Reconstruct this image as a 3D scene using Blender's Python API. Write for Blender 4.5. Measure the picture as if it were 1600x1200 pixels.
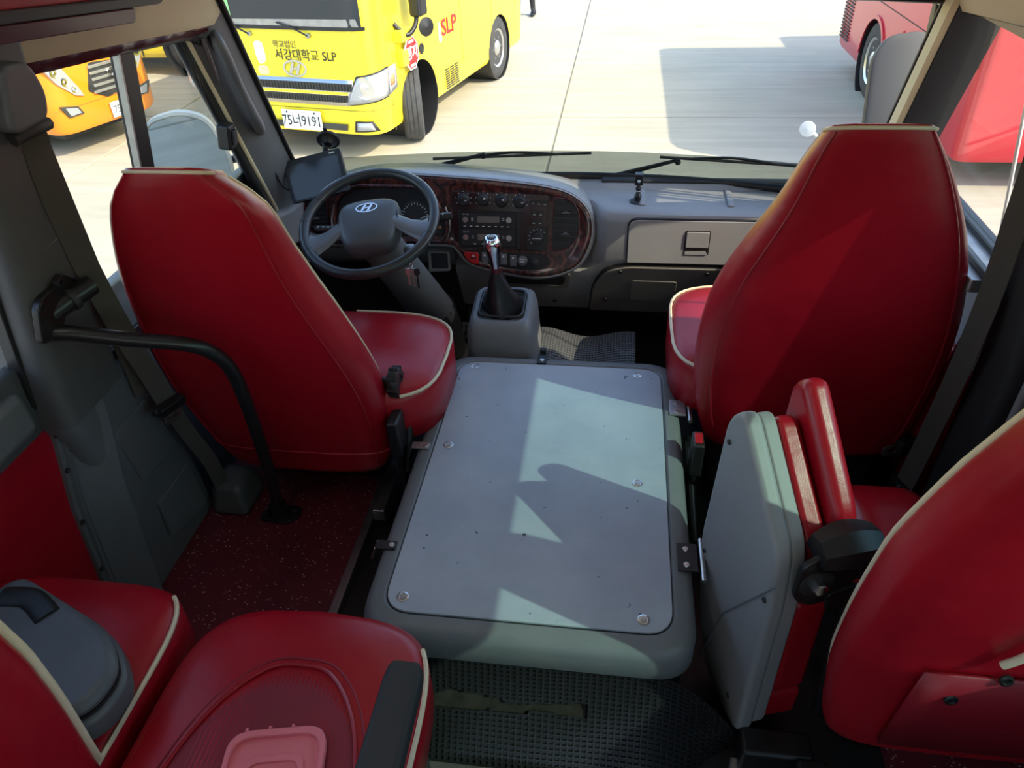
import bpy, bmesh, math, random
from mathutils import Vector, Matrix, Euler
random.seed(7)
for o in list(bpy.data.objects): bpy.data.objects.remove(o)
scene = bpy.context.scene
COL = scene.collection

# ------------------------------------------------------------------ camera, sky, sun, exposure
CAM_ROWS = ((0.991, 0.048, -0.128), (0.131, -0.595, 0.793), (-0.038, -0.803, -0.595))
FPX = 1150.0
def make_camera():
    r = [Vector(a) for a in CAM_ROWS]
    # columns of the camera matrix: right, up, backward (world)
    right = Vector((r[0][0], r[1][0], r[2][0])).normalized()
    fwd = Vector((r[0][2], r[1][2], r[2][2])).normalized()
    fwd = (fwd - right * fwd.dot(right)).normalized()
    back = -fwd
    up = back.cross(right)
    m = Matrix((right, up, back)).transposed().to_4x4()
    m.translation = Vector((0, 0, 1.52))
    cam = bpy.data.cameras.new('camera')
    cam.sensor_fit = 'HORIZONTAL'; cam.sensor_width = 36.0
    cam.lens = FPX * 36.0 / 1600.0
    cam.clip_start = 0.02; cam.clip_end = 300
    ob = bpy.data.objects.new('camera', cam); COL.objects.link(ob)
    ob.matrix_world = m
    scene.camera = ob
make_camera()
scene.view_settings.view_transform = 'Standard'
scene.view_settings.look = 'None'
scene.view_settings.gamma = 1.0
scene.view_settings.use_curve_mapping = False
scene.view_settings.exposure = 0.36

SUN_TO = Vector((1.0, -0.45, 0.92)).normalized()
world = bpy.data.worlds.new('sky'); scene.world = world; world.use_nodes = True
wn = world.node_tree; wn.nodes.clear()
wo = wn.nodes.new('ShaderNodeOutputWorld'); wb = wn.nodes.new('ShaderNodeBackground')
ws = wn.nodes.new('ShaderNodeTexSky'); ws.sky_type = 'NISHITA'; ws.sun_disc = False
ws.sun_elevation = math.asin(SUN_TO.z); ws.sun_rotation = math.atan2(SUN_TO.x, SUN_TO.y)
ws.air_density = 1.0; ws.dust_density = 1.0
wb.inputs['Strength'].default_value = 0.50
wn.links.new(ws.outputs[0], wb.inputs[0]); wn.links.new(wb.outputs[0], wo.inputs[0])
sl = bpy.data.lights.new('sun', 'SUN'); sl.energy = 4.8; sl.angle = 0.009; sl.color = (1.0, 0.88, 0.66)
so = bpy.data.objects.new('sun', sl); COL.objects.link(so)
so.rotation_euler = SUN_TO.to_track_quat('Z', 'Y').to_euler(); so.location = (6, -3, 8)

# ------------------------------------------------------------------ materials
MATS = {}
def nodes(name):
    m = bpy.data.materials.new(name); m.use_nodes = True
    nt = m.node_tree; b = nt.nodes['Principled BSDF']
    MATS[name] = m
    return m, nt, b
def coords(nt, scale=1.0):
    tc = nt.nodes.new('ShaderNodeTexCoord'); mp = nt.nodes.new('ShaderNodeMapping')
    mp.inputs['Scale'].default_value = (scale,)*3 if not isinstance(scale, tuple) else scale
    nt.links.new(tc.outputs['Object'], mp.inputs[0]); return mp.outputs[0]
def noise(nt, vec, sc, det=4, rough=.5):
    n = nt.nodes.new('ShaderNodeTexNoise'); n.inputs['Scale'].default_value = sc
    n.inputs['Detail'].default_value = det; n.inputs['Roughness'].default_value = rough
    nt.links.new(vec, n.inputs['Vector']); return n.outputs['Fac']
def ramp(nt, fac, stops):
    r = nt.nodes.new('ShaderNodeValToRGB'); e = r.color_ramp.elements
    while len(e) < len(stops): e.new(.5)
    for i, (p, c) in enumerate(stops): e[i].position = p; e[i].color = (*c, 1)
    nt.links.new(fac, r.inputs[0]); return r.outputs[0]
def bump(nt, b, h, strength, dist=.002):
    n = nt.nodes.new('ShaderNodeBump'); n.inputs['Strength'].default_value = strength; n.inputs['Distance'].default_value = dist
    nt.links.new(h, n.inputs['Height']); nt.links.new(n.outputs[0], b.inputs['Normal'])
def plain(name, col, rough=.5, metal=0., spec=.5, var=0., vsc=6., bmp=0., bsc=200., coat=0., emit=None):
    m, nt, b = nodes(name)
    b.inputs['Roughness'].default_value = rough; b.inputs['Metallic'].default_value = metal
    b.inputs['Specular IOR Level'].default_value = spec; b.inputs['Coat Weight'].default_value = coat
    b.inputs['Base Color'].default_value = (*col, 1)
    if var or bmp: v = coords(nt)
    if var:
        lo = tuple(max(0, c*(1-var)) for c in col); hi = tuple(min(1, c*(1+var)) for c in col)
        nt.links.new(ramp(nt, noise(nt, v, vsc, 6, .6), [(.3, lo), (.7, hi)]), b.inputs['Base Color'])
    if bmp: bump(nt, b, noise(nt, v, bsc, 3), bmp, .001)
    if emit:
        b.inputs['Emission Color'].default_value = (*emit[0], 1); b.inputs['Emission Strength'].default_value = emit[1]
    return m
def vinyl(name, col, rough, spec):
    m, nt, b = nodes(name); v = coords(nt)
    lo = tuple(c*.88 for c in col); hi = tuple(c*1.1 for c in col)
    nt.links.new(ramp(nt, noise(nt, v, 5, 6, .6), [(.3, lo), (.7, hi)]), b.inputs['Base Color'])
    b.inputs['Roughness'].default_value = rough; b.inputs['Specular IOR Level'].default_value = spec
    fine = nt.nodes.new('ShaderNodeBump'); fine.inputs['Strength'].default_value = .18; fine.inputs['Distance'].default_value = .001
    nt.links.new(noise(nt, v, 420, 3), fine.inputs['Height'])
    wr = nt.nodes.new('ShaderNodeBump'); wr.inputs['Strength'].default_value = .30; wr.inputs['Distance'].default_value = .012
    nt.links.new(noise(nt, coords(nt, (1.0, 1.0, 1.6)), 7, 3, .5), wr.inputs['Height'])
    nt.links.new(wr.outputs[0], fine.inputs['Normal']); nt.links.new(fine.outputs[0], b.inputs['Normal'])
vinyl('vinyl_red', (.35, .0045, .014), .34, .46)
plain('vinyl_dark', (.26, .008, .018), .42, var=.10, bmp=.18, bsc=420)
plain('vinyl_side', (.34, .010, .020), .34, var=.08, bmp=.12, bsc=420)
plain('vinyl_rib', (.23, .010, .026), .6, var=.1, bmp=.2, bsc=500)
plain('piping', (.72, .60, .42), .45)
plain('plastic_black', (.012, .012, .013), .42, bmp=.1, bsc=500)
plain('plastic_soot', (.02, .02, .022), .6, bmp=.1, bsc=500)
plain('trim_grey', (.085, .086, .087), .46, var=.12, bmp=.12, bsc=600)
plain('trim_grey2', (.115, .120, .127), .42, var=.12, bmp=.12, bsc=600)
plain('dash_grey', (.255, .26, .27), .36, var=.06, bmp=.12, bsc=700)
plain('dash_low', (.13, .128, .12), .48, var=.06, bmp=.12, bsc=700)
plain('cover_frame', (.16, .17, .18), .45, var=.08, bmp=.12, bsc=700)
plain('jump_shell', (.26, .265, .27), .5, var=.06, bmp=.08, bsc=700)
plain('cream', (.62, .52, .32), .5, var=.05)
plain('ceiling', (.66, .61, .52), .7, var=.04)
plain('rubber', (.016, .016, .017), .38)
plain('steel', (.62, .62, .62), .3, 1)
plain('steel_dull', (.42, .41, .40), .45, 1, var=.15, vsc=20)
plain('chrome', (.85, .85, .86), .12, 1)
plain('black_steel', (.012, .012, .013), .35, var=.3, vsc=30)
plain('webbing', (.075, .064, .054), .8, bmp=.5, bsc=900)
plain('yellow', (.90, .74, .035), .3, coat=.4, var=.02)
plain('orange', (.86, .26, .01), .3, coat=.4, var=.02)
plain('red_paint', (.55, .02, .035), .3, coat=.4, var=.03)
plain('white', (.80, .80, .78), .4)
plain('text_black', (.02, .02, .02), .6)
plain('text_red', (.70, .02, .02), .5)
plain('lamp_lens', (.40, .41, .42), .15, .2, coat=.6)
plain('lamp_amber', (.60, .26, .10), .2)
plain('tyre', (.05, .05, .05), .85, var=.25, vsc=15, bmp=.4, bsc=60)
plain('silver', (.55, .55, .55), .35, .8)
plain('gloss_burgundy', (.10, .015, .022), .2)
plain('stack_black', (.028, .012, .013), .22)
plain('screen', (.03, .035, .042), .15)
plain('lcd', (.17, .14, .12), .3)
plain('print_white', (.65, .65, .65), .5)
plain('hazard_red', (.45, .01, .015), .35)
plain('pink_plastic', (.80, .20, .24), .35)
plain('grey_console', (.085, .095, .105), .5, var=.15, vsc=12, bmp=.1, bsc=500)
plain('foam', (.022, .016, .012), .95, var=.4, vsc=40)
plain('green_sticker', (.25, .55, .22), .5)
plain('lamp_panel', (.9, .9, .88), .5, emit=((1, .96, .90), 4.5))  # glowing face of the added fill lamps
plain('denim', (.03, .03, .035), .9)
plain('skin', (.55, .35, .25), .6)
plain('dark_window', (.03, .035, .04), .12)
plain('mesh_grille', (.06, .06, .05), .5, .3)
plain('pavement_base', (.10, .095, .085), .9)
def mk_special():
    # speckled vinyl floor
    m, nt, b = nodes('floor_red'); v = coords(nt)
    vo = nt.nodes.new('ShaderNodeTexVoronoi'); vo.inputs['Scale'].default_value = 95
    mp = nt.nodes.new('ShaderNodeMapping'); mp.inputs['Scale'].default_value = (1, 1.7, 1); mp.inputs['Rotation'].default_value = (0, 0, .6)
    nt.links.new(v, mp.inputs[0]); nt.links.new(mp.outputs[0], vo.inputs['Vector'])
    sx = nt.nodes.new('ShaderNodeSeparateColor'); nt.links.new(vo.outputs['Color'], sx.inputs[0])
    gt = nt.nodes.new('ShaderNodeMath'); gt.operation = 'GREATER_THAN'; gt.inputs[1].default_value = .72; nt.links.new(sx.outputs[0], gt.inputs[0])
    lt = nt.nodes.new('ShaderNodeMath'); lt.operation = 'LESS_THAN'; lt.inputs[1].default_value = .23; nt.links.new(vo.outputs['Distance'], lt.inputs[0])
    mu = nt.nodes.new('ShaderNodeMath'); mu.operation = 'MULTIPLY'; nt.links.new(gt.outputs[0], mu.inputs[0]); nt.links.new(lt.outputs[0], mu.inputs[1])
    mx = nt.nodes.new('ShaderNodeMix'); mx.data_type = 'RGBA'
    nt.links.new(mu.outputs[0], mx.inputs['Factor'])
    nt.links.new(ramp(nt, noise(nt, v, 7, 5), [(.3, (.10, .010, .018)), (.7, (.15, .014, .026))]), mx.inputs['A'])
    mx.inputs['B'].default_value = (.62, .42, .33, 1)
    nt.links.new(mx.outputs['Result'], b.inputs['Base Color']); b.inputs['Roughness'].default_value = .55
    # worn laminate of the engine cover
    m, nt, b = nodes('cover_panel'); v = coords(nt)
    c1 = ramp(nt, noise(nt, v, 5, 8, .65), [(.3, (.30, .335, .39)), (.7, (.40, .435, .49))])
    v2 = coords(nt, (3, 40, 3)); sc = ramp(nt, noise(nt, v2, 6, 6, .7), [(.62, (0, 0, 0)), (.70, (1, 1, 1))])
    mx = nt.nodes.new('ShaderNodeMix'); mx.data_type = 'RGBA'; mx.blend_type = 'ADD'; mx.inputs['Factor'].default_value = .035
    nt.links.new(c1, mx.inputs['A']); nt.links.new(sc, mx.inputs['B'])
    dots = ramp(nt, noise(nt, v, 55, 2, .4), [(.22, (.15, .15, .15)), (.25, (1, 1, 1))])
    my = nt.nodes.new('ShaderNodeMix'); my.data_type = 'RGBA'; my.blend_type = 'MULTIPLY'; my.inputs['Factor'].default_value = 1
    nt.links.new(mx.outputs['Result'], my.inputs['A']); nt.links.new(dots, my.inputs['B'])
    nt.links.new(my.outputs['Result'], b.inputs['Base Color'])
    nt.links.new(ramp(nt, noise(nt, v, 9, 6, .7), [(.3, (.30,)*3), (.7, (.52,)*3)]), b.inputs['Roughness'])
    # concrete
    m, nt, b = nodes('concrete'); v = coords(nt)
    c1 = ramp(nt, noise(nt, v, .7, 9, .62), [(.3, (.45, .41, .31)), (.7, (.52, .48, .37))])
    v2 = coords(nt, (.25, 3.0, 1)); c2 = ramp(nt, noise(nt, v2, 2, 8, .65), [(.38, (.86, .86, .86)), (.6, (1, 1, 1))])
    my = nt.nodes.new('ShaderNodeMix'); my.data_type = 'RGBA'; my.blend_type = 'MULTIPLY'; my.inputs['Factor'].default_value = 1
    nt.links.new(c1, my.inputs['A']); nt.links.new(c2, my.inputs['B']); nt.links.new(my.outputs['Result'], b.inputs['Base Color'])
    b.inputs['Roughness'].default_value = .9; bump(nt, b, noise(nt, v, 60, 5), .3, .004)
    # burl wood
    m, nt, b = nodes('wood'); v = coords(nt)
    wv = nt.nodes.new('ShaderNodeTexWave'); wv.inputs['Scale'].default_value = 9; wv.inputs['Distortion'].default_value = 14
    wv.inputs['Detail'].default_value = 5; wv.inputs['Detail Scale'].default_value = 2.2; nt.links.new(v, wv.inputs['Vector'])
    nt.links.new(ramp(nt, wv.outputs['Fac'], [(.0, (.020, .006, .006)), (.55, (.055, .014, .012)), (1, (.13, .035, .025))]), b.inputs['Base Color'])
    b.inputs['Roughness'].default_value = .3; b.inputs['Coat Weight'].default_value = .6; b.inputs['Coat Roughness'].default_value = .08
    # leather of the steering wheel
    # glass
    for nm, col, refl in (('glass_clear', (.94, .96, .94), .05), ('glass_teal', (.50, .66, .655), .06), ('glass_grey', (.80, .82, .82), .06), ('glass_strip', (.27, .31, .31), .05), ('glass_side', (.95, .955, .94), .05)):
        m = bpy.data.materials.new(nm); m.use_nodes = True; MATS[nm] = m
        nt = m.node_tree; nt.nodes.clear()
        out = nt.nodes.new('ShaderNodeOutputMaterial'); tr = nt.nodes.new('ShaderNodeBsdfTransparent'); gl = nt.nodes.new('ShaderNodeBsdfGlossy')
        tr.inputs[0].default_value = (*col, 1); gl.inputs['Roughness'].default_value = .02
        lw = nt.nodes.new('ShaderNodeLayerWeight'); lw.inputs[0].default_value = .5
        pw = nt.nodes.new('ShaderNodeMath'); pw.operation = 'POWER'; pw.inputs[1].default_value = 4.5; nt.links.new(lw.outputs['Facing'], pw.inputs[0])
        ma = nt.nodes.new('ShaderNodeMath'); ma.operation = 'MULTIPLY_ADD'; ma.inputs[1].default_value = .28; ma.inputs[2].default_value = refl*.4; nt.links.new(pw.outputs[0], ma.inputs[0])
        mx = nt.nodes.new('ShaderNodeMixShader'); nt.links.new(ma.outputs[0], mx.inputs[0])
        nt.links.new(tr.outputs[0], mx.inputs[1]); nt.links.new(gl.outputs[0], mx.inputs[2]); nt.links.new(mx.outputs[0], out.inputs[0])
    # mirror
    plain('mirror', (.9, .92, .93), .02, 1)
mk_special()

# ------------------------------------------------------------------ helpers
ORG = {}
def root_of(o):
    while o.parent: o = o.parent
    return o
def tag(o, label=None, cat=None, group=None, kind=None):
    if label: o['label'] = label
    if cat: o['category'] = cat
    if group: o['group'] = group
    if kind: o['kind'] = kind
    return o
def thing(name, label, cat, loc, rotz=0., group=None, local=False, kind=None):
    o = bpy.data.objects.new(name, None); COL.objects.link(o); o.empty_display_size = .1
    o.location = loc; o.rotation_euler = (0, 0, rotz)
    ORG[o.name] = Vector((0, 0, 0)) if local else Vector(loc)
    return tag(o, label, cat, group, kind)
def mesh(name, verts, faces, mat, parent=None, smooth=None, bevel=0., seg=2, subsurf=0, shift=None):
    """one mesh object; verts in world (or thing-local) space; smooth = angle in degrees or None"""
    off = Vector((0, 0, 0))
    if parent: off = ORG.get(root_of(parent).name, off)
    me = bpy.data.meshes.new(name)
    me.from_pydata([Vector(v) - off for v in verts], [], faces); me.update()
    bm = bmesh.new(); bm.from_mesh(me); bmesh.ops.recalc_face_normals(bm, faces=bm.faces); bm.to_mesh(me); bm.free()
    me.materials.append(MATS[mat])
    ob = bpy.data.objects.new(name, me); COL.objects.link(ob)
    if parent: ob.parent = parent
    if bevel:
        b = ob.modifiers.new('bevel', 'BEVEL'); b.width = bevel; b.segments = seg; b.limit_method = 'ANGLE'; b.angle_limit = math.radians(35)
        if smooth is None and bevel >= .002: b.harden_normals = True; me.shade_smooth()
    if subsurf:
        s = ob.modifiers.new('sub', 'SUBSURF'); s.levels = subsurf; s.render_levels = subsurf
    if smooth is not None:
        me.shade_smooth()
        if smooth < 180: me.set_sharp_from_angle(angle=math.radians(smooth))
    return ob
def frame(o=(0, 0, 0), ux=(1, 0, 0), uy=(0, 1, 0)):
    o = Vector(o); ux = Vector(ux).normalized(); uy = Vector(uy); uy = (uy - ux*uy.dot(ux)).normalized()
    return (o, ux, uy, ux.cross(uy))
def P(fr, a, b, c=0.): return fr[0] + fr[1]*a + fr[2]*b + fr[3]*c
WORLD = frame()
def box(name, lo, hi, mat, parent=None, bevel=0., seg=2, fr=WORLD, taper=1.0, smooth=None):
    v = []
    cx, cy = (lo[0]+hi[0])/2, (lo[1]+hi[1])/2
    for z, k in ((lo[2], 1), (hi[2], taper)):
        for x, y in ((lo[0], lo[1]), (hi[0], lo[1]), (hi[0], hi[1]), (lo[0], hi[1])):
            v.append(P(fr, cx+(x-cx)*k, cy+(y-cy)*k, z))
    f = [(3, 2, 1, 0), (4, 5, 6, 7), (0, 1, 5, 4), (1, 2, 6, 5), (2, 3, 7, 6), (3, 0, 4, 7)]
    return mesh(name, v, f, mat, parent, bevel=bevel, seg=seg, smooth=smooth)
def catmull(pts, n=6, closed=False):
    pts = [Vector(p) for p in pts]; out = []; N = len(pts)
    rng = range(N) if closed else range(N-1)
    for i in rng:
        if closed: p0, p1, p2, p3 = pts[i-1], pts[i], pts[(i+1) % N], pts[(i+2) % N]
        else: p0, p1, p2, p3 = pts[max(i-1, 0)], pts[i], pts[i+1], pts[min(i+2, N-1)]
        for k in range(n):
            t = k/n
            out.append(.5*((2*p1)+(p2-p0)*t+(2*p0-5*p1+4*p2-p3)*t*t+(3*p1-p0-3*p2+p3)*t**3))
    if not closed: out.append(pts[-1])
    return out
def spline2(pts, n=6): return [(p.x, p.y) for p in catmull([(a, b, 0) for a, b in pts], n, True)]
def roundpoly(pts, r, n=5):
    out = []; N = len(pts)
    for i in range(N):
        p = Vector((*pts[i], 0)); a = Vector((*pts[i-1], 0)); b = Vector((*pts[(i+1) % N], 0))
        ri = r[i] if isinstance(r, (list, tuple)) else r
        da = (a-p); db = (b-p); k = min(ri, da.length*.45, db.length*.45)
        s = p+da.normalized()*k; e = p+db.normalized()*k
        for j in range(n+1):
            t = j/n; q = s*(1-t)**2+p*2*t*(1-t)+e*t*t; out.append((q.x, q.y))
    return out
def rrect(x0, y0, x1, y1, r, n=5): return roundpoly([(x0, y0), (x1, y0), (x1, y1), (x0, y1)], r, n)
def prism(name, outline, fr, d0, d1, mat, parent=None, bevel=0., seg=2, hole=None, smooth=None, shrink=None):
    """outline in the frame's plane, from depth d0 to d1 along its normal; hole = same-count inner outline -> ring"""
    n = len(outline); v = []; f = []
    top = outline
    if shrink: 
        cx = sum(p[0] for p in outline)/n; cy = sum(p[1] for p in outline)/n
        top = [(cx+(a-cx)*shrink, cy+(b-cy)*shrink) for a, b in outline]
    v += [P(fr, a, b, d0) for a, b in outline]; v += [P(fr, a, b, d1) for a, b in top]
    for i in range(n): f.append((i, (i+1) % n, n+(i+1) % n, n+i))
    if hole:
        h = len(hole); assert h == n
        v += [P(fr, a, b, d0) for a, b in hole]; v += [P(fr, a, b, d1) for a, b in hole]
        for i in range(n):
            j = (i+1) % n
            f.append((2*n+i, 3*n+i, 3*n+j, 2*n+j)); f.append((n+i, n+j, 3*n+j, 3*n+i)); f.append((i, 2*n+i, 2*n+j, j))
    else:
        f.append(tuple(range(n-1, -1, -1))); f.append(tuple(range(n, 2*n)))
    return mesh(name, v, f, mat, parent, bevel=bevel, seg=seg, smooth=smooth)
def tube(name, pts, r, mat, parent=None, n=8, sm=0, closed=False, flat=None):
    pts = [Vector(p) for p in pts]
    rad = r if isinstance(r, (list, tuple)) else None
    if sm:
        if rad:
            q = catmull([(i, x, 0) for i, x in enumerate(rad)], sm, closed); rad = [a.y for a in q]
        pts = catmull(pts, sm, closed)
    N = len(pts); v = []; f = []
    up = None
    for i, p in enumerate(pts):
        if closed: t = (pts[(i+1) % N]-pts[i-1])
        else: t = pts[min(i+1, N-1)]-pts[max(i-1, 0)]
        t = t.normalized() if t.length > 1e-9 else Vector((0, 0, 1))
        if up is None:
            up = Vector((0, 0, 1)) if abs(t.z) < .9 else Vector((1, 0, 0))
        up = (up-t*up.dot(t)).normalized(); sd = t.cross(up)
        rr = rad[i] if rad else r
        for k in range(n):
            a = 2*math.pi*k/n
            v.append(p+up*math.cos(a)*rr*(flat or 1)+sd*math.sin(a)*rr)
    M = N if closed else N-1
    for i in range(M):
        for k in range(n):
            a = i*n+k; b = i*n+(k+1) % n; j = (i+1) % N
            f.append((a, b, j*n+(k+1) % n, j*n+k))
    if not closed:
        f.append(tuple(range(n))); f.append(tuple((N-1)*n+k for k in range(n-1, -1, -1)))
    return mesh(name, v, f, mat, parent, smooth=50)
def lathe(name, prof, fr, mat, parent=None, n=24, smooth=40):
    """prof: list of (radius, height along the frame normal)"""
    v = []; f = []
    for r, h in prof:
        for k in range(n):
            a = 2*math.pi*k/n; v.append(P(fr, math.cos(a)*r, math.sin(a)*r, h))
    for i in range(len(prof)-1):
        for k in range(n): f.append((i*n+k, i*n+(k+1) % n, (i+1)*n+(k+1) % n, (i+1)*n+k))
    if prof[0][0] > 1e-6: f.append(tuple(range(n-1, -1, -1)))
    if prof[-1][0] > 1e-6: f.append(tuple((len(prof)-1)*n+k for k in range(n)))
    return mesh(name, v, f, mat, parent, smooth=smooth)
def loft(name, rings, mat, parent=None, cap=True, smooth=60, subsurf=0, closed_ring=True):
    n = len(rings[0]); v = [p for r in rings for p in r]; f = []
    for i in range(len(rings)-1):
        for k in range(n if closed_ring else n-1):
            f.append((i*n+k, i*n+(k+1) % n, (i+1)*n+(k+1) % n, (i+1)*n+k))
    if cap and closed_ring: f.append(tuple(range(n-1, -1, -1))); f.append(tuple((len(rings)-1)*n+k for k in range(n)))
    return mesh(name, v, f, mat, parent, smooth=smooth, subsurf=subsurf)
def text(name, body, size, fr, mat, parent=None, depth=.001, align='CENTER', sx=1.0, bold=0.):
    cu = bpy.data.curves.new(name, 'FONT'); cu.body = body; cu.size = size; cu.extrude = depth/2; cu.offset = bold
    cu.align_x = align; cu.align_y = 'CENTER'; cu.resolution_u = 3
    to = bpy.data.objects.new(name, cu); COL.objects.link(to)
    dg = bpy.context.evaluated_depsgraph_get(); dg.update()
    me = bpy.data.meshes.new_from_object(to.evaluated_get(dg))
    vs = [P(fr, v.co.x*sx, v.co.y, v.co.z+depth/2) for v in me.vertices]; fs = [tuple(p.vertices) for p in me.polygons]
    bpy.data.objects.remove(to); bpy.data.curves.remove(cu); bpy.data.meshes.remove(me)
    if not vs: return None
    return mesh(name, vs, fs, mat, parent)
def lerp(a, b, t): return a+(b-a)*t
def interp(tab, z):
    tab = sorted(tab)
    if z <= tab[0][0]: return tab[0][1:]
    for a, b in zip(tab, tab[1:]):
        if z <= b[0]:
            t = (z-a[0])/(b[0]-a[0]); return tuple(lerp(x, y, t) for x, y in zip(a[1:], b[1:]))
    return tab[-1][1:]
def copy_tree(o, parent=None):
    c = o.copy(); COL.objects.link(c); c.parent = parent
    for ch in list(o.children): copy_tree(ch, c)
    return c

# ------------------------------------------------------------------ ground
GZ = -.95
ground = mesh('ground', [(-80, -60, GZ-.02), (80, -60, GZ-.02), (80, 110, GZ-.02), (-80, 110, GZ-.02)], [(0, 1, 2, 3)], 'concrete')
tag(ground, 'pale concrete parking yard outside the bus', 'ground', kind='structure')
def slabs():
    S = 4.6; g = .013; first = None
    for i in range(-4, 5):
        for j in range(-3, 7):
            x0 = -.65+i*S; y0 = 8.2-2*S+j*S
            if first is None:
                first = box('slab', (g-S/2, g-S/2, -.12), (S/2-g, S/2-g, 0), 'concrete', None, bevel=.01)
                o = first
            else:
                o = first.copy(); COL.objects.link(o)
            o.parent = ground; o.location = (x0+S/2, y0+S/2, GZ)
slabs()

# ------------------------------------------------------------------ bus shell
CXB = -.15
def struct(o, label): return tag(o, label, None, None, 'structure')
def sheet(name, rows, mat, parent=None, smooth=60, thick=0.):
    o = loft(name, rows, mat, parent, cap=False, smooth=smooth, closed_ring=False)
    if thick:
        s = o.modifiers.new('solid', 'SOLIDIFY'); s.thickness = thick; s.offset = 0
    return o
# floors
fl = box('floor', (-1.25, -4.5, -.10), (1.02, 2.6, -.03), 'rubber'); struct(fl, 'black rubber floor of the bus aisle and footwells')
fr_ = box('speckled_floor', (-1.13, -4.5, -.03), (-.655, 1.62, 0), 'floor_red', fl)
box('speckled_floor', (.60, -4.5, -.03), (.86, 1.62, 0), 'floor_red', fl)
st = box('edge_strip', (-.655, -.2, -.03), (-.632, 1.62, .004), 'steel_dull', fl, bevel=.002)
for y in (.9, 1.16, 1.42): lathe('rivet', [(.006, 0), (.005, .002), (0, .0025)], frame((-.6435, y, .004)), 'steel', st, n=10)
# left wall below the windows
def wall_profile(name, side, y0, y1, mat, zs):
    rows = []
    for y in (y0, y1): rows.append([Vector((CXB+side*w, y, z)) for w, z in zs])
    return sheet(name, rows, mat, thick=.03)
LOWW = [(1.06, -.1), (1.07, .2), (1.03, .5), (1.00, .73)]
wl = wall_profile('wall_left', -1, -4.5, 2.35, 'trim_grey', LOWW); struct(wl, 'dark grey left side wall of the bus below the windows')
wr = wall_profile('wall_right', 1, -4.5, 2.35, 'trim_grey', LOWW); struct(wr, 'dark grey right side wall of the bus below the windows')
# roof and upper sides
RO = [(.905, 1.30), (.895, 1.36), (.82, 1.58), (.62, 1.74), (.3, 1.80), (0, 1.81)]
prof = [(-w, z) for w, z in RO]+[(w, z) for w, z in RO[::-1][1:-1]]+[(.900, 1.30), (.915, 1.18)]
ce = sheet('ceiling', [[Vector((CXB+w, y, z)) for w, z in prof] for y in (-4.5, 1.92)], 'ceiling', thick=.03)
struct(ce, 'cream moulded bus ceiling above the windows')
# unseen fill lamps added to brighten the left side: long diffusers in white housings
def fill_lamp(x, z, y, label):
    side = -1 if x < CXB else 1
    f = frame((x, y, z), (0, 1, 0), (-.93*side*1.0, 0, .30) if False else (1, 0, -.34*side))
    t = thing('fill_lamp', label, 'lamp', (x, y, z), group='ceiling lamps')
    n = f[3] if f[3].z < 0 else -f[3]
    g = (f[0], f[1], f[2], n)
    prism('housing', rrect(-.32, -.08, .32, .08, .03), g, -.02, .012, 'white', t, bevel=.004)
    prism('diffuser', rrect(-.29, -.06, .29, .06, .025), g, .010, .022, 'lamp_panel', t, bevel=.004)
for y, row in ((.55, 'foremost'), (-.95, 'middle'), (-2.45, 'rearmost')):
    fill_lamp(CXB-.50, 1.735, y, row+' long ceiling lamp over the left seats')
# rear wall with a window
rw = prism('wall_rear', rrect(-1.22, -.1, .92, 1.8, .12), frame((0, -4.5, 0), (1, 0, 0), (0, 0, 1)), -.02, .02, 'ceiling', hole=rrect(-.95, .7, .65, 1.3, .08)); struct(rw, 'rear wall of the bus with a wide window')
# windscreen
def ws_pt(x, t, off=0.):
    k = (x-CXB)/.93
    yb = 2.46-.17*k*k; yt = 2.12-.19*k*k
    return Vector((x*(1-.03*t)+CXB*.03*t, lerp(yb, yt, t)+off, lerp(.585, 1.2+.09*max(0, -k)**2, t)))
def ws_sheet(name, t0, t1, mat, off, parent, x0=-1.08, x1=.78, nx=24, nt=6):
    return sheet(name, [[ws_pt(lerp(x0, x1, i/nx), lerp(t0, t1, j/nt), off) for i in range(nx+1)] for j in range(nt+1)], mat, parent)
w2 = thing('window_2', 'wide curved windscreen with a grey tinted strip along its foot', None, (CXB, 2.4, .585), kind='structure')
ws_sheet('pane', 0, 1, 'glass_clear', 0, w2)
ws_sheet('tint_strip', -.01, .17, 'glass_strip', -.006, w2)
tube('gasket', [ws_pt(lerp(-1.08, .78, i/20), -.005) for i in range(21)], .012, 'rubber', w2)
tube('gasket', [ws_pt(lerp(-1.08, .78, i/20), 1.0) for i in range(21)], .016, 'rubber', w2)
# front body below the screen and header above it
wf = sheet('wall_front', [[ws_pt(lerp(-1.2, .9, i/20), 0, .03+dy)+Vector((0, 0, dz)) for i in range(21)] for dy, dz in ((-.02, -.015), (.06, -.25), (.06, -.75), (.0, -1.1))], 'plastic_soot', thick=.02)
struct(wf, 'front body panel of the bus below the windscreen')
th = sheet('trim_1', [[ws_pt(lerp(-1.08, .78, i/20), 1.0)+Vector((0, dy, dz)) for i in range(21)] for dy, dz in ((.0, .0), (-.03, .05), (-.05, .3), (-.1, .62))], 'ceiling', thick=.02)
struct(th, 'header panel above the windscreen')

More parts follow.
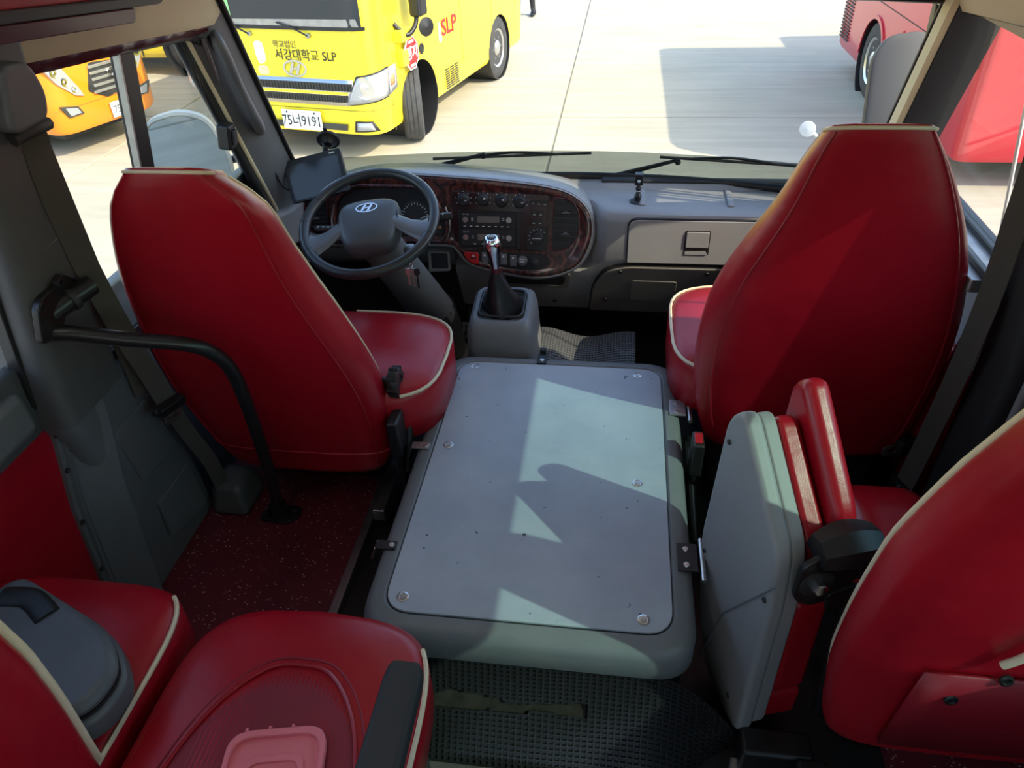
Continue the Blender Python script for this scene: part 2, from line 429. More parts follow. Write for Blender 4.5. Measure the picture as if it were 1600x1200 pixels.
# ---------------- side windows: frame in the plane that leans inwards towards the top
def side_frame(side):  # +1 right, -1 left ; plane origin at z 1.18
    x = CXB+side*.915
    if side < 0: return frame((x, 0, 1.18), (0, 1, 0), (.16, 0, 1))
    return frame((x, 0, 1.18), (0, -1, 0), (-.16, 0, 1))
def RISE(y): return min(.10, max(0, (1.93-y)*.105))
LF = side_frame(-1); RF = side_frame(1)
def window(name, label, fr, outer, r, inset, glass, mat='rubber', d=.03):
    t = thing(name, label, None, P(fr, outer[0][0], outer[0][1]), kind='structure')
    cx = sum(p[0] for p in outer)/len(outer); cy = sum(p[1] for p in outer)/len(outer)
    inner = []
    for (a, b) in outer:
        inner.append((a-math.copysign(inset, a-cx), b-math.copysign(inset, b-cy)))
    O = roundpoly(outer, r, 6); I = roundpoly(inner, r*.8, 6)
    prism('frame', O, fr, -d*.5, d*.5, mat, t, hole=I, bevel=.004)
    prism('pane', I, fr, -.003, .003, glass, t)
    return t
# driver's window (a = world y, b = height below 1.18)
w1 = window('window_1', 'driver side window with a dark vertical bar and a latch', LF, [(1.02, -.62), (2.20, -.62), (1.93, .0), (1.02, .095)], .10, .035, 'glass_clear')
box('divider', (1.535, -.60, -.012), (1.59, .025, .014), 'plastic_black', w1, bevel=.004, fr=LF)
box('divider_seal', (1.529, -.60, .0), (1.535, .025, .015), 'steel_dull', w1, fr=LF)
tube('track', [P(LF, 2.125, -.56, .02), P(LF, 1.885, -.03, .02)], .006, 'steel_dull', w1)
tube('track', [P(LF, 2.150, -.56, .024), P(LF, 1.905, -.03, .024)], .005, 'plastic_black', w1)
la = box('latch', (1.90, -.325, .015), (1.945, -.255, .055), 'plastic_black', w1, bevel=.008, fr=LF)
box('latch_button', (1.91, -.31, .055), (1.935, -.27, .062), 'plastic_soot', la, bevel=.003, fr=LF)
for k, (a0, a1) in enumerate(((-.35, .92), (-1.75, -.45), (-3.15, -1.85), (-4.4, -3.25))):
    window('window_%d' % (4+k), ['second', 'third', 'fourth', 'rearmost'][k]+' clear passenger window on the left side', LF, [(a0, -.46), (a1, -.46), (a1, .115), (a0, .115)], .06, .03, 'glass_clear')
    a1 = 1.34 if k == 0 else a1
    window('window_%d' % (8+k), ['second', 'third', 'fourth', 'rearmost'][k]+' green tinted passenger window on the right side', RF, [(-a1, -.46), (-a0, -.46), (-a0, .05), (-a1, .05)], .06, .03, 'glass_teal' if k == 0 else 'glass_grey')
w3 = window('window_3', 'front right side window with sliding rails', RF, [(-2.28, -.45), (-1.46, -.45), (-1.46, .06), (-2.14, .0)], .05, .03, 'glass_side')
for a, off, m, r in ((-2.125, .016, 'steel_dull', .004), (-2.105, .018, 'plastic_black', .009), (-2.085, .018, 'steel_dull', .004), (-2.06, .016, 'plastic_soot', .010)):
    tube('rail', [P(RF, a-.06, -.44, off), P(RF, a+.02, -.01, off)], r, m, w3)
tube('glass_edge', [P(RF, -1.62, -.44, -.012), P(RF, -1.62, -.01, -.012)], .004, 'white', w3)
# pillars between the rear windows + headers
def pillar_box(name, label, fr, a0, a1, b0, b1, mat, d0=-.03, d1=.03):
    o = box(name, (a0, b0, d0), (a1, b1, d1), mat, None, bevel=.01, fr=fr); struct(o, label); return o
for i, y in enumerate((-.40, -1.80, -3.20)):
    pillar_box('trim_%d' % (10+i), 'window pillar on the left side', LF, y-.05, y+.05, -.5, .06, 'trim_grey')
    pillar_box('trim_%d' % (20+i), 'window pillar on the right side', RF, -y-.05, -y+.05, -.5, .06, 'trim_grey')
# cream header over the driver's window
hd = sheet('trim_2', [[P(LF, y, b+RISE(y), d) for b, d in ((-.012, .0), (-.008, .035), (.02, .045), (.06, .04), (.16, .045))] for y in (-4.4, 1.0, 1.85, 1.96)], 'cream'); struct(hd, 'cream header trim over the left windows')
hr = sheet('trim_3', [[P(RF, -y, b+RISE(y), d) for b, d in ((-.012, .0), (-.008, .035), (.02, .045), (.06, .04), (.16, .045))] for y in (-4.4, 1.0, 2.02, 2.12)], 'cream'); struct(hr, 'cream header trim over the right windows')
# A pillars
def a_pillar(name, label, side):
    t = thing(name, label, None, ws_pt(-1.08 if side < 0 else .78, 0), kind='structure')
    ex = -1.075 if side < 0 else .775
    rings = []
    for tt in (-.12, .1, .4, .7, 1.05):
        c = ws_pt(ex, tt)
        if side < 0: prof = [(-.07, -.14), (-.035, -.165), (.0, -.12), (.035, -.03), (.030, .012), (-.03, .02), (-.09, -.02)]
        else: prof = [(.09, -.02), (.03, .02), (-.030, .012), (-.035, -.02), (-.02, -.055), (.03, -.075), (.07, -.075)]
        wd = 1+.5*max(0, .25-tt)
        rings.append([c+Vector((a*wd, b*wd, 0)) for a, b in prof])
    loft('pillar_trim', rings, 'trim_grey2' if side < 0 else 'plastic_soot', t, smooth=35)
    return t
pa = a_pillar('trim_4', 'grey left windscreen pillar with a grab handle', -1)
def ap(tt, dx, dy, side=-1): return ws_pt(-1.075 if side < 0 else .775, tt)+Vector((dx, dy, 0))
tube('seal', [ap(t, .040, -.02) for t in (-.1, .2, .5, .8, 1.05)], .008, 'rubber', pa)
tube('seal', [ap(t, -.040, -.168) for t in (-.1, .2, .5, .8, 1.05)], .012, 'rubber', pa)
tube('edge_bead', [ap(t, -.018, -.155) for t in (-.1, .2, .5, .8, 1.05)], .006, 'cream', pa)
gh = tube('grab_handle', [ap(.80, .012, -.075), ap(.77, .030, -.105), ap(.70, .036, -.115), ap(.60, .034, -.115), ap(.49, .034, -.115), ap(.42, .030, -.105), ap(.38, .012, -.075)], [.013, .016, .016, .014, .016, .017, .014], 'trim_grey2', pa, sm=5, n=10)
for tt in (.80, .395): lathe('fixing_hole', [(.006, 0), (.006, .004), (0, .004)], frame(ap(tt, .022, -.098), (0, 1, 0), (0, 0, 1)), 'plastic_black', gh, n=10)
pb = a_pillar('trim_5', 'dark right windscreen pillar with a cream inner strip', 1)
loft('cream_strip', [[ap(t, a, b, 1) for a, b in ((-.028, .016), (-.042, .0), (-.040, -.04), (-.026, -.045), (-.02, 0))] for t in (-.1, .4, 1.05)], 'cream', pb, smooth=40)
tube('seal', [ap(t, -.034, .02, 1) for t in (-.1, .2, .5, .8, 1.05)], .008, 'rubber', pb)
# window pelmet (shiny gathered curtain rail)
def pelmet():
    rows = []
    N = 60
    for i in range(N+1):
        y = lerp(.98, 1.90, i/N); w = .0015*math.sin(i*1.1)+.003*math.sin(i*.43)
        rows.append([P(LF, y, b+w*.5+RISE(y), .012+d+w) for b, d in ((-.004, .012), (-.010, .018), (-.020, .016), (-.026-.012*(1-i/N), .008), (-.024, -.004))])
    o = sheet('curtain_pelmet', rows, 'gloss_burgundy', smooth=50)
    tag(o, 'shiny burgundy gathered pelmet along the top of the driver window', 'pelmet')
pelmet()
def overhead():
    fr = frame(P(LF, 0, .290, .05), (0, 1, -.10), (.25, 0, 1))
    t = thing('overhead_panel', 'red padded overhead panel in a black frame above the driver window', 'panel', P(fr, 1.0, 0))
    O = rrect(.2, -.025, 1.62, .20, .03); I = rrect(.23, -.005, 1.60, .18, .02)
    prism('panel_frame', O, fr, -.01, .02, 'plastic_black', t, hole=I, bevel=.004)
    prism('padded_insert', I, fr, -.01, .012, 'vinyl_red', t)
    prism('glossy_band', rrect(.2, -.056, 1.52, -.027, .01), fr, -.01, .012, 'gloss_burgundy', t, bevel=.003)
overhead()

# ------------------------------------------------------------------ seats
def sring(xl, xr, yr, t, z, n=36, e=3.6, k=0.):
    """superellipse ring: rear face at y=yr, front at yr+t (t along +y); k leans z with y"""
    cx = (xl+xr)/2; hx = (xr-xl)/2; cy = yr+t/2; hy = t/2; out = []
    for i in range(n):
        a = 2*math.pi*i/n; c = math.cos(a); s = math.sin(a)
        x = math.copysign(abs(c)**(2/e), c)*hx; y = math.copysign(abs(s)**(2/e), s)*hy
        out.append(Vector((cx+x, cy+y, z-k*(y+hy))))
    return out
def backrest(parent, tab, yplane, thick, top_drop=.03, mat='vinyl_red', lean=.0):
    zs = sorted(a[0] for a in tab); z0, z1 = zs[0], zs[-1]; rings = []; N = 26
    prof = [list(interp(tab, lerp(z0, z1, i/N))) for i in range(N+1)]
    for _ in range(2):
        prof = [prof[0]]+[[.25*a+.5*b+.25*c for a, b, c in zip(prof[i-1], prof[i], prof[i+1])] for i in range(1, N)]+[prof[-1]]
    for i in range(N+1):
        z = lerp(z0, z1, i/N); xl, xr = prof[i]; t = thick(z)
        rings.append(sring(xl, xr, yplane(z), t, z, k=.42*max(0, (z-z0)/(z1-z0)-.72)/.28))
    def scaled(r, s, dz):
        c = sum(r, Vector())/len(r); return [c+(p-c)*s+Vector((0, 0, dz)) for p in r]
    bot = [scaled(rings[0], .55, -.028), scaled(rings[0], .85, -.020), scaled(rings[0], .96, -.009)]
    top = [scaled(rings[-1], .985, .006), scaled(rings[-1], .93, .013), scaled(rings[-1], .60, .016)]
    o = loft('backrest', bot+rings+top, mat, parent, smooth=75)
    return o, rings
def ring_path(rings, idx, grow=1.012):
    out = []
    for r in rings:
        c = sum(r, Vector())/len(r); out.append(c+(r[idx]-c)*grow)
    return out
def cushion(parent, name, x0, x1, y0, y1, z0, z1, mat='vinyl_red', pipe=(0., 1.), e=5., crown=.02, n=40, front_bulge=0.):
    rings = []
    cx, cy = (x0+x1)/2, (y0+y1)/2; hx, hy = (x1-x0)/2, (y1-y0)/2
    def ring(s, z, inset=0.):
        out = []
        for i in range(n):
            a = 2*math.pi*i/n; c = math.cos(a); sn = math.sin(a)
            x = math.copysign(abs(c)**(2/e), c)*(hx-inset)*s; y = math.copysign(abs(sn)**(2/e), sn)*(hy-inset)*s
            if y > 0: y += front_bulge*(1-(x/hx)**2)*(y/hy)
            out.append(Vector((cx+x, cy+y, z)))
        return out
    rings = [ring(.9, z0), ring(1, z0+.012), ring(1.0, lerp(z0, z1, .5)), ring(1, z1-.025, .0), ring(1, z1-.008, .010), ring(1, z1, .026), ring(.72, z1+crown*.7), ring(.4, z1+crown), ring(.1, z1+crown)]
    o = loft(name, rings, mat, parent, smooth=75)
    if pipe:
        rg = ring(1, z1-.010, .004); i0, i1 = int(pipe[0]*n), int(pipe[1]*n)
        tube('piping', [rg[i % n] for i in range(i0, i1+1)], .0045, 'piping', o, n=6)
    return o
# --- driver's seat
DT = [(.185, -1.015, -.575), (.21, -1.03, -.555), (.29, -1.060, -.540), (.45, -1.085, -.545), (.51, -1.085, -.553), (.62, -1.078, -.583), (.69, -1.065, -.607), (.81, -1.040, -.638), (.92, -1.000, -.652), (.98, -.970, -.655), (1.02, -.955, -.664), (1.05, -.925, -.69), (1.062, -.895, -.72)]
def driver():
    t = thing('driver_seat', 'red vinyl driver seat with cream piping and a black recline knob', 'seat', (-.8, 1.5, 0))
    yp = lambda z: 1.36-.21*(z-.2)
    o, R = backrest(t, DT, yp, lambda z: interp([(.15, .10), (.3, .15), (.7, .15), (1.03, .10)], z)[0])
    n = len(R[0])
    tube('front_piping', ring_path(R[3:], 3), .0045, 'piping', o, n=6)
    tube('front_piping', ring_path(R[3:], 15), .0045, 'piping', o, n=6)
    tube('seam', ring_path(R[1:], 32, 1.004), .0028, 'vinyl_side', o, n=6)
    tube('seam', ring_path(R[1:], 22, 1.004), .0028, 'vinyl_side', o, n=6)
    tr = R[-1]; c = sum(tr, Vector())/n
    tube('top_piping', [c+(tr[i]-c)*.99+Vector((0, 0, .006)) for i in range(18, 37) for _ in (0,) if i < 36], .0036, 'piping', o, n=6)
    rr = R[2]; c = sum(rr, Vector())/n
    tube('hem_seam', [c+(rr[i]-c)*1.006 for i in range(19, 36)], .003, 'vinyl_side', o, n=6)
    cushion(t, 'seat_cushion', -1.06, -.425, 1.37, 1.80, .27, .425, e=3.6, pipe=(-.15, .25))
    kf = frame((-.555, 1.425, .44), (0, 1, 0), (0, .0, 1))
    kn = lathe('recline_knob', [(.012, 0), (.012, .018), (.036, .018), (.038, .022), (.038, .038), (.034, .043), (.02, .043), (.018, .040), (0, .040)], kf, 'plastic_black', t, n=20)
    for k in range(8):
        a = k*math.pi/4; lathe('knob_rib', [(.006, .019), (.006, .042), (0, .043)], frame(P(kf, math.cos(a)*.036, math.sin(a)*.036), (0, 1, 0), (0, 0, 1)), 'plastic_black', kn, n=8)
    box('seat_base', (-.98, 1.52, .0), (-.64, 1.76, .27), 'plastic_black', t, bevel=.02)
    box('slide_rail', (-.62, 1.34, .02), (-.585, 1.80, .06), 'steel_dull', t, bevel=.004)
    bk = box('belt_buckle', (-.535, 1.33, .27), (-.505, 1.40, .38), 'plastic_black', t, bevel=.008)
    box('buckle_stalk', (-.528, 1.35, .12), (-.512, 1.38, .28), 'black_steel', t, bevel=.003)
    tube('stalk_sleeve', [(-.505, 1.36, .20), (-.500, 1.42, .34), (-.495, 1.45, .40)], .012, 'plastic_black', t, sm=4)
driver()
PT = [(.20, .265, .765), (.3, .232, .785), (.43, .215, .79), (.54, .215, .788), (.65, .226, .773), (.75, .258, .745), (.85, .303, .705), (.92, .330, .670), (.99, .348, .630), (1.05, .362, .592), (1.075, .378, .570)]
def passenger():
    t = thing('passenger_seat', 'tall dark red vinyl front passenger seat with cream piping on the right', 'seat', (.5, 1.65, 0))
    yp = lambda z: 1.53-.15*(z-.2)
    o, R = backrest(t, PT, yp, lambda z: interp([(.15, .12), (.3, .16), (.7, .15), (1.05, .10)], z)[0])
    n = len(R[0])
    tube('front_piping', ring_path(R[3:], 3), .0045, 'piping', o, n=6)
    tube('front_piping', ring_path(R[3:], 15), .0045, 'piping', o, n=6)
    tube('seam', ring_path(R[1:], 22, 1.004), .0028, 'vinyl_dark', o, n=6)
    tube('seam', ring_path(R[1:], 32, 1.004), .0028, 'vinyl_dark', o, n=6)
    tr = R[-1]; c = sum(tr, Vector())/n
    tube('top_piping', [c+(tr[i]-c)*.99+Vector((0, 0, .006)) for i in range(18, 36)], .0036, 'piping', o, n=6)
    cushion(t, 'seat_cushion', .165, .80, 1.55, 2.02, .27, .425, e=4, pipe=(.25, .65))
    box('seat_base', (.28, 1.56, -.03), (.72, 1.95, .26), 'plastic_black', t, bevel=.02)
    bk = box('belt_buckle', (.212, 1.36, .24), (.240, 1.42, .34), 'plastic_black', t, bevel=.006)
    box('buckle_button', (.216, 1.372, .338), (.236, 1.408, .344), 'hazard_red', bk, bevel=.002)
    box('buckle_stalk', (.220, 1.38, .04), (.232, 1.40, .25), 'black_steel', t, bevel=.002)
    tube('slide_lever', [(.225, 1.55, .20), (.222, 1.46, .22), (.225, 1.36, .17), (.235, 1.28, .10)], .012, 'black_steel', t, sm=4)
passenger()

# --- left foreground bench: two seats, an armrest
def left_bench():
    t = thing('bus_aisle_seat', 'red vinyl aisle seat with ribbed centre and black armrest in the near left corner', 'seat', (-.5, .5, 0))
    c = cushion(t, 'seat_cushion', -.715, -.262, .12, .745, .30, .415, e=5.5, n=64, front_bulge=.035, crown=.012, pipe=(-.15, .14))
    # ribbed inlay of slender ribs inside a stitched seam
    def inl(x): return .64-.16*(abs((x+.48)/.155))**3.2
    rows = []
    NX = 75; xs = [lerp(-.630, -.330, i/NX) for i in range(NX+1)]
    for j in range(13):
        rows.append([Vector((x, lerp(.10, inl(x), j/12), .4235+.0035*(1-((x+.48)/.2)**2)+(.0016 if i % 2 else 0)-.004*(j == 12))) for i, x in enumerate(xs)])
    inlay = sheet('ribbed_inlay', rows, 'vinyl_rib', c, smooth=80)
    tube('stitching', [Vector((x, y, .4285)) for x, y in [(-.640, .2), (-.632, .42), (-.60, .55), (-.54, .632), (-.48, .648), (-.42, .632), (-.36, .55), (-.328, .42), (-.32, .2)]], .003, 'vinyl_side', c, sm=6, n=6)
    tube('stitching', [Vector((x, y, .4245)) for x, y in [(-.652, .2), (-.644, .42), (-.611, .56), (-.548, .645), (-.48, .662), (-.412, .645), (-.349, .56), (-.316, .42), (-.308, .2)]], .0018, 'vinyl_rib', c, sm=6, n=6)
    # backrest let down behind, out of the picture
    rings = []
    for i in range(9):
        s = i/8; y = .10-.40*s; z = .46+.5*s*.75; h = .215-.05*s**3
        rings.append([Vector((-.488+p[0]*h, y+p[1]*.06*.8, z+p[1]*.06)) for p in [(math.copysign(abs(math.cos(a))**.5, math.cos(a)), math.copysign(abs(math.sin(a))**.5, math.sin(a))) for a in [2*math.pi*k/24 for k in range(24)]]])
    loft('backrest', rings, 'vinyl_red', t)
    ar = loft('armrest', [[Vector((-.272+a*s, y, .545+b)) for a, b in rrect(-.031, -.018, .031, .016, .012, 4)] for y, s in ((.10, .9), (.14, 1), (.40, 1.0), (.565, .93), (.585, .86), (.592, .7))], 'plastic_soot', t, smooth=50)
    box('armrest_bracket', (-.258, .14, .30), (-.245, .20, .53), 'black_steel', t, bevel=.004)
    box('seat_base', (-.70, .16, 0), (-.29, .66, .30), 'plastic_black', t, bevel=.02)
    w = thing('window_seat', 'red vinyl window seat with thick cream piping at the lower left', 'seat', (-.95, .5, 0))
    cushion(w, 'seat_cushion', -1.17, -.735, .25, .795, .30, .425, e=5, n=56, front_bulge=.0, crown=.012, pipe=(-.15, .15))
    rings = []
    tab = [(.42, -1.16, -.715), (.6, -1.17, -.700), (.8, -1.16, -.705), (.93, -1.12, -.74), (1.0, -1.06, -.80)]
    o, R = backrest(w, tab, lambda z: .34-.03*(z-.42), lambda z: interp([(.42, .14), (.7, .15), (1.0, .12)], z)[0])
    tube('piping', ring_path(R, 4, 1.02), .0085, 'piping', o, n=8)
    box('seat_base', (-1.12, .3, 0), (-.76, .72, .30), 'plastic_black', w, bevel=.02)
    # grey plastic console on the window seat
    g = thing('plastic_console', 'scuffed grey plastic console lying on the red window seat', 'console', (-.93, .55, .437))
    fr = frame((-.850, .575, .437), (.94, -.34, 0), (.34, .94, 0))
    body = [(a*.86, b*.66) for a, b in [(-.24, -.10), (.13, -.12), (.165, -.05), (.15, .045), (.06, .115), (-.24, .13)]]
    prism('lower_shell', roundpoly(body, .04), fr, 0, .05, 'grey_console', g, bevel=.012, seg=3)
    up = [(a*.96, b*.94) for a, b in body]
    prism('upper_shell', roundpoly(up, .04), fr, .053, .085, 'grey_console', g, bevel=.016, seg=3)
    prism('shadow_gap', roundpoly([(a*.93, b*.92) for a, b in body], .04), fr, .048, .056, 'plastic_black', g)
    tube('handle_opening', [P(fr, -.17, .03, .086), P(fr, -.12, .05, .086), P(fr, -.06, .04, .086)], .020, 'plastic_black', g, sm=5, flat=.25, n=12)
    box('catch', (.055, -.075, .05), (.068, -.06, .082), 'steel_dull', g, bevel=.002, fr=fr)
    # pink lid
    lf = frame((-.455, .455, .430), (.98, .20, 0), (-.20, .98, 0))
    p = thing('plastic_tray', 'translucent pink plastic tray with stepped rims on the ribbed aisle seat', 'tray', P(lf, 0, 0))
    O = rrect(-.075, -.12, .075, .08, .035, 6)
    def sc(k): return [(a*k, (b+.02)*k-.02) for a, b in O]
    prism('rim', O, lf, 0, .014, 'pink_plastic', p, hole=sc(.88), bevel=.003)
    prism('lid_top', sc(.90), lf, .001, .006, 'pink_plastic', p)
    prism('raised_step', sc(.60), lf, .006, .010, 'pink_plastic', p, hole=sc(.50), bevel=.0015)
    prism('raised_centre', sc(.40), lf, .006, .010, 'pink_plastic', p, hole=sc(.30), bevel=.0015)
    for k in range(3): box('tab', (-.05+k*.035, .078, .002), (-.046+k*.035, .083, .015), 'pink_plastic', p, fr=lf)
left_bench()

# --- right foreground seat
def right_seat():
    t = thing('rear_passenger_seat', 'red vinyl seat back with cream piping in the near right corner', 'seat', (.65, .9, 0))
    tab = [(.27, .402, .83), (.40, .390, .835), (.55, .388, .84), (.72, .40, .83), (.88, .435, .80), (1.0, .465, .77), (1.10, .50, .74)]
    yp = lambda z: .70-.10*(z-.27)
    o, R = backrest(t, tab, yp, lambda z: interp([(.25, .10), (.4, .14), (.7, .14), (1.1, .10)], z)[0])
    tube('front_piping', ring_path(R, 15, 1.015), .0055, 'piping', o, n=8)
    # rear upholstered panel with press studs and its own piping
    def rp(x, z, d=.004): return Vector((x, yp(z)-d, z))
    rows = [[rp(lerp(.47, .81, i/8), z, .006) for i in range(9)] for z in (.30, .42, .54)]
    pn = sheet('rear_pocket', rows, 'vinyl_dark', o, thick=.006)
    tube('pocket_piping', [rp(.555, .585, .010), rp(.575, .62, .012), rp(.61, .70, .012), rp(.68, .80, .012), rp(.74, .90, .012)], .006, 'piping', o, sm=5)
    for x, z in ((.575, .545), (.525, .475)): lathe('press_stud', [(.010, 0), (.010, .003), (.006, .0045), (.005, .002), (0, .002)], frame(rp(x, z, .009), (1, 0, 0), (0, .2, 1)), 'black_steel', o, n=14)
    cushion(t, 'seat_cushion', .465, .66, .85, 1.19, .32, .425, e=5, pipe=None)
    box('seat_base', (.50, .86, 0), (.82, 1.10, .32), 'plastic_black', t, bevel=.02)
right_seat()

# --- folded jump seat by the aisle
def jump_seat():
    t = thing('folded_jump_seat', 'folded aisle jump seat with grey plastic shell and red pads', 'seat', (.3, .92, 0))
    o0 = Vector((.222, 1.075, .0)); ux = Vector((.30-.222, .82-1.075, 0)).normalized()
    fr = frame(o0, ux, (0, 0, 1))     # a runs rearwards, b up, normal points to +x? checked below
    sgn = 1 if fr[3].x > 0 else -1
    def pr(nm, out, d0, d1, m, par, **k): return prism(nm, out, fr, sgn*d0, sgn*d1, m, par, **k)
    shell = roundpoly([(-.035, .30), (-.005, .66), (.04, .71), (.236, .550), (.25, .43), (.254, .02), (.10, -.005), (.02, .10)], [.06, .05, .04, .03, .03, .03, .05, .06], 6)
    sh = pr('shell', shell, 0, .035, 'jump_shell', t, bevel=.012, seg=3)
    tube('shell_fold', [P(fr, .255, .50, -.001*sgn), P(fr, .12, .25, -.001*sgn), P(fr, .06, .02, -.001*sgn)], .002, 'cover_frame', sh)
    for a, b in ((.02, .62), (.235, .44), (.0, .30), (.20, .08)): lathe('screw', [(.006, 0), (.005, .002), (0, .002)], frame(P(fr, a, b, -.002*sgn), fr[1], fr[2]), 'plastic_black', sh, n=10)
    pr('edge_band', roundpoly([(.0, .655), (.04, .705), (.232, .548), (.246, .43), (.250, .03), (.11, .005), (.03, .10), (-.02, .30)], .04), .032, .060, 'jump_shell', t, bevel=.006)
    pr('lower_pad', roundpoly([(.005, .645), (.045, .695), (.228, .54), (.240, .42), (-.02, .40)], .04), .060, .105, 'vinyl_red', t, bevel=.014, seg=3)
    pr('lower_pad', roundpoly([(.240, .415), (.246, .145), (.02, .15), (-.02, .30), (-.01, .40)], .02), .060, .128, 'vinyl_red', t, bevel=.016, seg=3)
    pr('lower_pad', roundpoly([(.244, .135), (.240, .04), (.12, .015), (.03, .11), (.02, .138)], .02), .060, .126, 'vinyl_red', t, bevel=.012, seg=3)
    up = pr('upper_pad', roundpoly([(-.02, .45), (-.005, .725), (.035, .755), (.215, .585), (.225, .50), (.10, .42)], .045), .108, .158, 'vinyl_red', t, bevel=.022, seg=4)
    # hinge of black steel
    def hp(a, b, c): return P(fr, a-.02, b+.05, sgn*c)
    HF = frame(P(fr, .250, .50, sgn*.045), fr[3]*sgn, (0, 0, 1))      # faces rearwards
    hb = prism('hinge_plate', roundpoly([(-.012, -.035), (-.012, .045), (.02, .066), (.075, .06), (.105, .01), (.07, -.05), (.02, -.062)], .016), HF, .0, .012, 'black_steel', t, bevel=.003)
    prism('hinge_tab', roundpoly([(.045, -.03), (.10, -.012), (.115, -.045), (.075, -.082), (.05, -.07)], .010), HF, .010, .018, 'black_steel', hb, bevel=.002)
    lathe('washer', [(.030, .012), (.030, .015), (.024, .017), (0, .017)], (P(HF, .022, .002), HF[1], HF[2], HF[3]), 'plastic_soot', hb, n=24)
    lathe('bolt', [(.0135, .016), (.0135, .028), (.011, .030), (0, .030)], (P(HF, .022, .002), HF[1], HF[2], HF[3]), 'chrome', hb, n=6, smooth=10)
    rings = []
    for s in range(7):
        q = s/6; h = .030+.010*math.sin(q*math.pi)
        rings.append([P(HF, .018+.105*q, .062+.010*math.sin(q*2.6)+b_*h*.8, -.005+a_*h) for a_, b_ in ((-1, -.5), (-.8, .7), (.1, 1), (.9, .55), (1, -.5), (.2, -.9))])
    loft('hinge_cover', rings, 'plastic_black', t, smooth=25)
    prism('hinge_arm', roundpoly([(.085, .03), (.125, .045), (.165, -.02), (.175, -.075), (.15, -.075), (.13, -.03), (.085, -.005)], .008), HF, -.01, .006, 'black_steel', t, bevel=.002)
    prism('hinge_arm', roundpoly([(.06, -.04), (.14, -.05), (.135, -.12), (.128, -.12), (.128, -.06), (.06, -.052)], .004), HF, .006, .010, 'steel_dull', t)
    tube('frame_tube', [hp(.275, .40, .14), hp(.28, .2, .15), hp(.28, .02, .16)], .010, 'black_steel', t)
    tube('frame_tube', [hp(.285, .36, .145), hp(.295, .12, .15)], .0045, 'vinyl_side', t)
    box('foot', (.40, .72, -.03), (.46, .78, .06), 'black_steel', t, bevel=.01)
    box('foot_bracket', (.30, .78, -.03), (.44, .84, .05), 'black_steel', t, bevel=.01)
jump_seat()

# ------------------------------------------------------------------ engine cover
def engine_cover():
    t = thing('engine_cover', 'grey engine cover with a scuffed flat lid between the front seats', 'engine cover', (-.14, 1.3, 0))
    O = rrect(-.475, .825, .197, 1.795, .085, 8)
    def ins(d): return rrect(-.475+d, .825+d, .197-d, 1.795-d, .085-d*.55, 8)
    XY = frame()
    prism('skirt', ins(.016), XY, .03, .20, 'plastic_black', t)
    rim = []
    for d, z in ((.006, .195), (.0, .205), (.0, .255), (.006, .272), (.018, .282), (.040, .284), (.045, .279)):
        rim.append([Vector((a, b, z)) for a, b in ins(d)])
    loft('frame', rim, 'cover_frame', t, smooth=40)
    gap = prism('gap', ins(.044), XY, .24, .2795, 'plastic_black', t)
    lid = prism('lid', ins(.047), XY, .262, .2845, 'cover_panel', t, bevel=.002)
    for x, y in ((-.385, 1.725), (.085, 1.715), (-.392, 1.375), (.083, 1.28), (-.392, .905), (.093, .90)):
        s = lathe('screw', [(.0125, .0), (.0125, .0012), (.0095, .002), (.0085, .0005), (0, .0005)], frame((x, y, .2845)), 'steel', lid, n=18)
        lathe('screw_head', [(.0065, .0), (.006, .0018), (0, .002)], frame((x, y, .285)), 'steel_dull', s, n=12)
    def hinge(x, y, sx, w=.05, mat='steel_dull'):
        h = box('hinge', (min(x, x+sx*.042), y-w/2, .283), (max(x, x+sx*.042), y+w/2, .2875), mat, t, bevel=.001)
        tube('hinge_pin', [(x+sx*.052, y-w*.75, .280), (x+sx*.052, y+w*.75, .280)], .006, 'steel', h)
        for dy in (-w*.28, w*.28): lathe('hinge_screw', [(.007, 0), (.006, .002), (0, .0022)], frame((x+sx*.018, y+dy, .2875)), 'steel', h, n=12)
    hinge(.168, 1.575, 1, .065); hinge(.165, 1.065, 1, .075, 'black_steel')
    def latch(x, y, sx, mat):
        h = box('latch', (min(x, x+sx*.045), y-.012, .283), (max(x, x+sx*.045), y+.012, .288), mat, t, bevel=.001)
        lathe('latch_screw', [(.007, 0), (.006, .002), (0, .0022)], frame((x+sx*.010, y, .288)), 'steel', h, n=12)
        tube('latch_wire', [(x+sx*.045, y-.010, .284), (x+sx*.058, y-.010, .25), (x+sx*.058, y+.010, .25), (x+sx*.045, y+.010, .284)], .0025, 'steel', h)
    latch(-.440, 1.365, -1, 'steel_dull'); latch(-.440, 1.035, -1, 'black_steel')
    h = box('latch', (-.205, 1.75, .283), (-.178, 1.80, .289), 'black_steel', t, bevel=.001)
    lathe('latch_screw', [(.007, 0), (.006, .002), (0, .0022)], frame((-.1915, 1.765, .289)), 'steel', h, n=12)
    box('latch_hook', (-.20, 1.80, .27), (-.183, 1.815, .30), 'black_steel', h, bevel=.002)
engine_cover()

